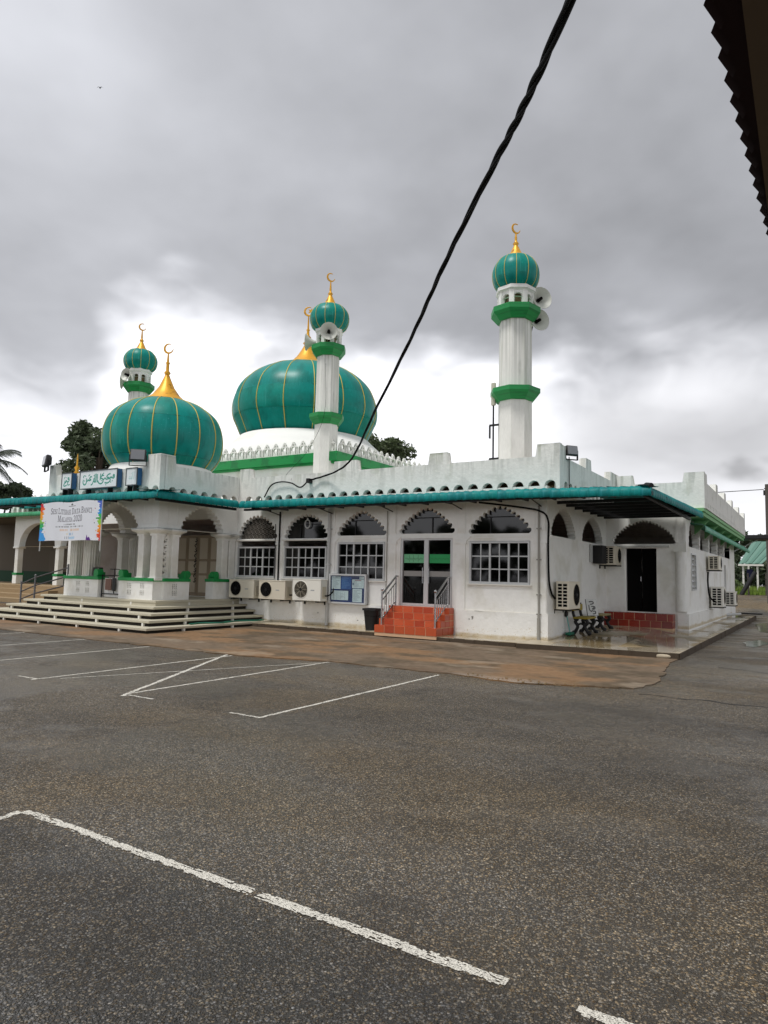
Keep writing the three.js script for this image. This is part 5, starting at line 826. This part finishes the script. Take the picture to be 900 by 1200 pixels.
// ------------------------------------------------------------------ outbuilding beyond the porch
{
  const t = thing('ablution_pavilion', 'low white arcaded pavilion with green eave beyond the porch steps', 'pavilion');
  const z = -22, fl = 0.76;
  put('platform', wuv(mg([bx(-46, -31.5, 0, fl, -30, -20.4)])), M.concrete, t);
  for (const [k, zz] of [[0, -19.9], [1, -19.2], [2, -18.5]]) put('step', wuv(bx(-46, -32 + k * 0.8, 0, 0.57 - 0.19 * k, zz - 0.7, zz)), M.concrete, t);
  const col = wuv(mg([rbox(0.32, 2.0, 0.32, 0.03, 0, fl + 1.0, 0), rbox(0.4, 0.5, 0.4, 0.03, 0, fl + 0.25, 0), rbox(0.56, 0.1, 0.45, 0.02, 0, fl + 2.05, 0)])), band = box(0.43, 0.12, 0.43);
  for (const x of [-38.45, -34.55, -33.2]) { const m = put('column', col, M.plaster, t); m.position.set(x, 0, z); const b = put('green_band', band, M.green, t); b.position.set(x, fl + 0.56, z); }
  const s = shapeOf(rect(-38.75, -32.8, fl + 2.1, 4.6)); for (const c of [-36.5]) { const p = []; for (let i = 0; i <= 16; i++) { const a = Math.PI * i / 16; p.push([c + Math.cos(a) * 1.72, fl + 2.101 + Math.sin(a) * 1.3]); } s.holes.push(pathOf(p)); } { const p = []; for (let i = 0; i <= 10; i++) { const a = Math.PI * i / 10; p.push([-33.88 + Math.cos(a) * 0.4, fl + 2.101 + Math.sin(a) * 0.5]); } s.holes.push(pathOf(p)); }
  put('arch_wall', wuv(ext(s, 0.35, z - 0.18)), M.plaster, t);
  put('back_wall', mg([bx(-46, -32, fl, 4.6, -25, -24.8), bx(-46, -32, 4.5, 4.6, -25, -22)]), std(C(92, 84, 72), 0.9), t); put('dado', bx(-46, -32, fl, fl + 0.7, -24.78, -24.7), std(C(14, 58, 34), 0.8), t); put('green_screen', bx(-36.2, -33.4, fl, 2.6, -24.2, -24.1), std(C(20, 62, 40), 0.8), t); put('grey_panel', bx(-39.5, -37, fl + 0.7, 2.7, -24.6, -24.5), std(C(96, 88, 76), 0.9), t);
  canopyRun(t, [-46, -21.0], [-33, -21.0], 4.48, 4.48, 1, 0.1, 0.24, [std(C(30, 128, 78), 0.45), std(C(38, 140, 90), 0.45)]);
  put('roof', wuv(bx(-46, -32.6, 4.6, 4.7, -30, -21.9)), M.plaster, t);
  const pp = merlonLine(-39.6, -33, 4.7, 5.35, [], 5.4, []); for (let x = -39.2; x < -33.2; x += 0.52) { const p = []; for (let i = 0; i <= 10; i++) { const a = Math.PI * i / 10; p.push([x + Math.cos(a) * 0.17, 4.95 + Math.sin(a) * 0.2]); } p.push([x - 0.17, 4.75], [x + 0.17, 4.75]); pp.holes.push(pathOf(p)); } put('parapet', wuv(ext(pp, 0.2, z - 0.2), 3.62), M.parapet, t); put('shade_channel', mg([bx(-39.5, -33, 4.72, 5.25, z - 0.95, z - 0.9), bx(-39.5, -33, 5.25, 5.28, z - 0.95, z - 0.21)]), M.concrete, t);  // the closed channel behind these holes is added to darken them
  const pet = shapeOf([[-0.3, 0], [0.3, 0], [0.3, 0.2], [0.2, 0.42], [0.08, 0.48], [0, 0.62], [-0.08, 0.48], [-0.2, 0.42], [-0.3, 0.2]]); pet.holes.push(pathOf([[-0.1, 0.12], [0.1, 0.12], [0, 0.34]])); const pg = ext(pet, 0.1); for (let x = -39.2; x < -35; x += 0.62) { const m = put('crest_petal', pg, M.plaster, t); m.position.set(x, 5.4, z - 1.2); } put('crest_base', bx(-39.6, -33, 5.1, 5.42, z - 1.3, z - 1.1), M.plaster, t);
  canopyRun(t, [-38.0, -21.6], [-33, -21.6], 4.98, 4.98, 1, 0.05, 0.24);
}
// ------------------------------------------------------------------ trees
function leafCloud(blobs, per, size, r2) {
  const pos = [], nor = [], idx = []; let v = 0;
  for (const [cx, cy, cz, r] of blobs) for (let k = 0; k < per; k++) {
    const u = r2() * 2 - 1, a = r2() * 6.283, q = Math.sqrt(1 - u * u), rad = r * Math.pow(r2(), 0.4); const x = cx + q * Math.cos(a) * rad, y = cy + u * rad * 0.85, z = cz + q * Math.sin(a) * rad;
    const t1 = new THREE.Vector3(r2() - 0.5, (r2() - 0.6) * 0.8, r2() - 0.5).normalize(), t2 = new THREE.Vector3(r2() - 0.5, r2() - 0.5, r2() - 0.5).cross(t1).normalize(), s = size * (0.6 + 0.8 * r2()), w = s * 0.42;
    const P = [[-1, 0], [0, 1], [1, 0], [0, -1]]; for (const [i, j] of P) pos.push(x + t1.x * s * i + t2.x * w * j, y + t1.y * s * i + t2.y * w * j, z + t1.z * s * i + t2.z * w * j); idx.push(v, v + 1, v + 2, v, v + 2, v + 3); v += 4;
  }
  const g = new THREE.BufferGeometry(); g.setAttribute('position', new THREE.Float32BufferAttribute(pos, 3)); g.setIndex(idx); g.computeVertexNormals(); return g;
}
const leafMats = [C(84, 98, 62), C(72, 86, 56), C(92, 112, 60)].map((c) => new THREE.MeshPhysicalMaterial({ color: c, roughness: 0.8, side: THREE.DoubleSide, transmission: 0.25, thickness: 0 }));
const bark = std(C(62, 52, 42), 0.95);
function tree(x, y, z, H, cr, label, seed, o = {}) {
  const r2 = mulberry(seed), t = thing('leafy_tree', label, 'tree', [x, y, z], 0, o.group || 'trees beyond the mosque'), blobs = [], limbs = [];
  const n = o.n || 26, y0 = H - cr * 1.7; limbs.push(tube([[0, 0, 0], [0.15, H * 0.25, 0.1], [0, y0, 0], [0.1, H - cr, 0]], cr * 0.09, 8, 16));
  for (let k = 0; k < n; k++) { const a = r2() * 6.283, e = r2() * 1.9 - 0.75, q = Math.cos(e) * cr * (0.45 + 0.5 * r2()), b = [Math.cos(a) * q, H - cr + Math.sin(e) * cr * 0.85, Math.sin(a) * q, cr * (0.16 + 0.17 * r2())]; blobs.push(b); if (k % 2 === 0) limbs.push(tube([[0, y0 + (b[1] - y0) * 0.3, 0], [b[0] * 0.5, (b[1] + y0) / 2 + 0.3, b[2] * 0.5], [b[0], b[1], b[2]]], cr * 0.02, 5, 8)); }
  put('trunk', limbs, bark, t); put('crown', leafCloud(blobs, o.per || 300, o.leaf || 0.16, r2), leafMats[o.m || 0], t);
}
tree(-42.0, 0, -29.2, 12.1, 2.7, 'bushy dark tree behind the porch parapet and its floodlight', 11, { m: 1, n: 34, per: 330, leaf: 0.2 });
tree(-48, 0, -35, 8.6, 2.6, 'lower dark tree filling the gap beside the palm', 12, { m: 1, n: 30 });
tree(-29.1, 0, -45.5, 13.0, 3.0, 'loose tree crown showing between great dome and front parapet', 13, { m: 0, n: 30, per: 260, leaf: 0.19 });
tree(-53, 0, -28.6, 8.6, 3.4, 'dense dark tree below the palm fronds', 14, { m: 1, n: 34, per: 320, leaf: 0.2 });
{ const th = put('thicket', leafCloud(Array.from({ length: 34 }, (_, i) => [-30 - i * 0.62, 2.6 + 1.8 * hash(i, 1, 5), -32.2 + 1.5 * hash(i, 2, 5), 1.5]), 420, 0.22, mulberry(64)), leafMats[1]); th.userData = { kind: 'stuff', label: 'dark thicket of leaves behind the low pavilion', category: 'thicket' }; }
// trees on the far side of the car park, behind the viewer: the window panes mirror them
for (let k = 0; k < 11; k++) { const r = mulberry(700 + k); tree(-14 - k * 4.4 + r() * 1.5, 0, 21 + r() * 3, 5.4 + r() * 1.9, 2.7 + r() * 0.5, 'dense dark tree in the row across the car park, opposite the mosque front', 720 + k, { m: 1, n: 20, per: 150, leaf: 0.34, group: 'tree row across the car park' }); }
{ // coconut palm
  const r2 = mulberry(55), t = thing('coconut_palm', 'coconut palm with drooping fronds above the pavilion roof', 'palm', [-52.0, 0.9, -26.6]);
  put('trunk', tube([[0.3, 0, 0], [0.1, 3, 0], [0, 6, 0], [0, 8.6, 0]], 0.17, 8, 20), bark, t);
  const pm = new THREE.MeshPhysicalMaterial({ color: C(42, 54, 34), roughness: 0.75, side: THREE.DoubleSide, transmission: 0.25, thickness: 0 });
  for (let k = 0; k < 22; k++) {
    const a = k * 2.399, up = 1.15 - 1.7 * (k / 22), L = 2.9 + r2() * 0.8, pts = []; for (let i = 0; i <= 10; i++) { const s = i / 10; pts.push(new THREE.Vector3(Math.cos(a) * L * s * Math.cos(up * 0.6) * (1 - 0.12 * s), 8.6 + Math.sin(up) * L * s - 2.0 * s * s, Math.sin(a) * L * s * Math.cos(up * 0.6) * (1 - 0.12 * s))); }
    const c = new THREE.CatmullRomCurve3(pts), pos = [], idx = []; let v = 0;
    for (let i = 3; i < 46; i++) { const s = i / 46, p = c.getPoint(s), T = c.getTangent(s), S = new THREE.Vector3(0, 1, 0).cross(T).normalize(); for (const sd of [-1, 1]) { const l = 0.85 * Math.sin(Math.min(1, s * 1.15 + 0.12) * Math.PI * 0.93) + 0.16, d = S.clone().multiplyScalar(sd * 0.75).addScaledVector(T, 0.55).add(new THREE.Vector3(0, -0.5 - 0.35 * r2(), 0)).normalize(), e = p.clone().addScaledVector(d, l), w = T.clone().multiplyScalar(0.028); pos.push(p.x - w.x, p.y - w.y, p.z - w.z, p.x + w.x, p.y + w.y, p.z + w.z, e.x, e.y, e.z); idx.push(v, v + 1, v + 2); v += 3; } }
    const g = new THREE.BufferGeometry(); g.setAttribute('position', new THREE.Float32BufferAttribute(pos, 3)); g.setIndex(idx); g.computeVertexNormals();
    put('frond', mg([g, new THREE.TubeGeometry(c, 12, 0.03, 5)]), pm, t);
  }
}
// ------------------------------------------------------------------ far side of the lane: yard, grass, fence, shed, pole
{
  const o = []; for (let i = 0; i <= 60; i++) o.push([mix(-30, 40, i / 60), -53 + (fbm(i * 0.4, 3, 3, 9) - 0.5) * 1.2]); o.push([40, -140], [-30, -140]);
  const grassM = std(C(96, 118, 44), 0.95, { map: dtex(256, 256, (i, j, c) => { const a = fbm(i / 256 * 12, j / 256 * 12, 4, 601, 12), b = fbm(i / 256 * 60, j / 256 * 60, 2, 605, 60); c[0] = mix(70, 168, a) + (b - 0.5) * 60; c[1] = mix(100, 176, a) + (b - 0.5) * 60; c[2] = mix(30, 84, a) + (b - 0.5) * 30; }) });
  grassM.color = C(150, 170, 110); grassM.map.repeat.set(0.2, 0.2); sheet('grass_field', o, 0.965, grassM);
  const r2 = mulberry(91), pos = [], idx = []; let v = 0; for (let k = 0; k < 16000; k++) { const x = -9 + r2() * 13, z = -53.2 - Math.pow(r2(), 1.5) * 14, h = 0.16 + r2() * 0.5, w = 0.035, a = r2() * 6.28; pos.push(x - Math.cos(a) * w, 0.95, z - Math.sin(a) * w, x + Math.cos(a) * w, 0.95, z + Math.sin(a) * w, x + (r2() - 0.5) * 0.25, 0.95 + h, z + (r2() - 0.5) * 0.25); idx.push(v, v + 1, v + 2); v += 3; }
  const g = new THREE.BufferGeometry(); g.setAttribute('position', new THREE.Float32BufferAttribute(pos, 3)); g.setIndex(idx); g.computeVertexNormals(); const m = put('tall_grass', g, std(C(116, 140, 54), 0.9)); m.userData = { kind: 'stuff', label: 'tall yellow-green grass behind the wire fence', category: 'grass' };
  const mud = []; for (let i = 0; i < 40; i++) { const t = i / 40 * 6.283, r = 0.7 + 0.6 * fbm(Math.cos(t) * 2 + 5, Math.sin(t) * 2, 3, 77); mud.push([-1.8 + Math.cos(t) * 4 * r, -46 + Math.sin(t) * 5 * r]); }
  const f = thing('wire_fence', 'dark post and wire fence in front of the tall grass', 'fence', [0, 0.93, -52.6]);
  const pg = cyl(0.06, 0.05, 1.5, 6); for (let k = 0; k < 12; k++) { const p = put('post', pg, M.greyPole, f); p.position.x = -8 + k * 1.05; p.rotation.z = R(-0.04, 0.04); } put('wire', mg([0.3, 0.7, 1.1, 1.4].map((y) => rod([-8.2, y, 0.05], [4, y, 0.05], 0.008, 4))), M.steelDark, f);
  const lean = put('leaning_log', rod([-4.2, 0.95, -52], [-3.35, 2.5, -52.3], 0.14, 8), M.black); tag(lean, 'dark log leaning on the wire fence', 'log');
  const s = thing('green_roofed_shed', 'open shed with pitched green metal roof and pale posts beyond the lane', 'shed', [-2.2, 0.95, -56]);
  const ribs = [std(C(100, 136, 122), 0.55), std(C(84, 122, 108), 0.55)];
  for (let k = 0; k < 7; k++) {                            // corrugated sheets running up the slope
    const u0 = k / 7, u1 = (k + 1) / 7 - 0.01, E = (u) => [mix(-2.34, -0.9, u), 2.2, 1.0], T = (u) => [mix(-1.73, 0.5, u), 3.95, -3.0], P = [E(u0), E(u1), T(u1), T(u0)], q = new THREE.BufferGeometry(), v = [];
    for (const o of [0, -0.05]) for (const p of P) v.push(p[0], p[1] + o + (k % 2) * 0.03, p[2]);
    q.setAttribute('position', new THREE.Float32BufferAttribute(v, 3)); q.setIndex([0, 1, 2, 0, 2, 3, 4, 6, 5, 4, 7, 6, 0, 4, 5, 0, 5, 1, 1, 5, 6, 1, 6, 2, 2, 6, 7, 2, 7, 3, 3, 7, 4, 3, 4, 0]); put('roof_sheet', mg([q.toNonIndexed()]), ribs[k % 2], s).geometry.computeVertexNormals();
  }
  put('rear_roof', mg([bx(-1.7, 4, 3.9, 3.98, -7, -3)]), ribs[1], s);
  put('fascia', mg([bx(-2.4, -0.8, 2.02, 2.14, 0.98, 1.04)]), M.trim, s); put('gable', ext(shapeOf([[-0.75, 2.3], [0.6, 3.75], [0.9, 3.7], [0.6, 2.9]]), 0.06, -0.6), M.trim, s);
  for (const [x, z] of [[-2.1, 0.8], [-1.2, 0.8], [0.6, 0.8], [-2, -2.6], [2.2, 0.8]]) put('post', bx(x - 0.06, x + 0.06, 0, 2.1, z - 0.06, z + 0.06), M.trim, s); put('blue_sheet', bx(-1.9, -1.5, 1.1, 1.8, 0.6, 0.65), std(C(34, 36, 70), 0.9), s);
  const pole = thing('utility_pole', 'dark wooden utility pole at the far end of the lane', 'pole', [-2.22, 0.6, -46]); put('pole_shaft', cyl(0.15, 0.11, 7.0, 12), M.greyPole, pole); put('insulator', mg([box(0.12, 0.3, 0.08, -0.14, 6.5, 0), box(0.3, 0.06, 0.06, 0, 6.75, 0)]), M.black, pole);
  const wire = put('overhead_wire', tube([[-2.4, 7.3, -46], [-5.5, 6.9, -43.5], [-10, 6.2, -40]], 0.022, 5, 30), M.cable); tag(wire, 'overhead wire from the utility pole to behind the lane parapet', 'wire');
  const can = thing('flat_canopy', 'flat dark canopy jutting out past the end of the lane wall', 'canopy', [-2.7, 3.98, -40]); put('deck', rbox(2.0, 0.2, 1.6, 0.02, 0.1, 0.1, 0), M.black, can); put('strut', mg([rod([-0.9, -0.02, 0], [-0.9, -3.7, 0], 0.03), rod([0.3, 0, 0], [-0.8, -0.6, 0], 0.02)]), M.alu, can);
  const hs = thing('white_house', 'plain white house wall glimpsed past the end of the lane', 'house', [-9.6, 0.8, -62]); put('house_wall', bx(-3, 2.2, 0, 4.2, -3, 3), M.plaster, hs); put('house_roof', ext(shapeOf([[-3.4, 4.2], [2.6, 4.2], [-0.4, 5.6]]), 6.6, -3.3), std(C(110, 112, 112), 0.7), hs);
  tree(-6.6, 0.9, -68, 6.0, 2.3, 'dark shrubby tree behind the green shed post', 31, { m: 1, n: 22, per: 220, leaf: 0.22 }); tree(-3.0, 0.9, -70, 5.4, 2.4, 'dark tree filling the space under the shed roof', 32, { m: 1, n: 22, per: 220, leaf: 0.22 }); tree(1.4, 0.9, -69, 5.6, 2.6, 'broad tree behind the utility pole', 33, { m: 2, n: 22, per: 220, leaf: 0.22 });
  const hedge = put('hedgerow', leafCloud(Array.from({ length: 26 }, (_, i) => [-9 + i * 0.55, 2.0 + 0.9 * hash(i, 1, 3), -66 + hash(i, 2, 3), 1.3]), 420, 0.2, mulberry(36)), leafMats[1]); hedge.userData = { kind: 'stuff', label: 'dark hedgerow thicket behind the grass field', category: 'hedge' };
  const bush = put('bush', leafCloud([[-5.6, 1.5, -54.6, 0.9], [-4.9, 1.4, -54.4, 0.7]], 500, 0.14, mulberry(35)), leafMats[2]); tag(bush, 'bright green bush behind the fence near the lane wall', 'bush');
  const curb = thing('drain_channel', 'low dark drain cover at the far end of the pavement slab', 'drain', [-2.6, 0.28, -36.6]); put('cover', rbox(1.0, 0.06, 0.5, 0.01, 0, 0.03, 0), M.black, curb); put('pipe_stub', rod([-0.75, 0.05, 3], [-0.3, 0.05, 1.5], 0.06), M.pvc, curb);
}
{ // bird
  const t = thing('bird', 'small dark bird gliding high in the grey sky', 'bird', [-34.6, 29.76, -22.6], 0.6); t.scale.setScalar(0.4); const b = new THREE.SphereGeometry(0.09, 10, 8); b.scale(0.8, 0.8, 2.2); put('body', b, M.black, t);
  const wing = (s) => { const g = new THREE.BufferGeometry(); g.setAttribute('position', new THREE.Float32BufferAttribute([0, 0.02, 0.1, 0, 0.02, -0.12, s * 0.22, 0.16, -0.02, s * 0.22, 0.16, 0.08, s * 0.5, 0.1, -0.12], 3)); g.setIndex([0, 1, 2, 0, 2, 3, 3, 2, 4]); g.computeVertexNormals(); put('wing', g, M.black, t); }; wing(1); wing(-1);
}
// ------------------------------------------------------------------ finish
scene.traverse((o) => { if (o.isMesh) { o.castShadow = true; o.receiveShadow = true; } });
renderer.render(scene, camera);
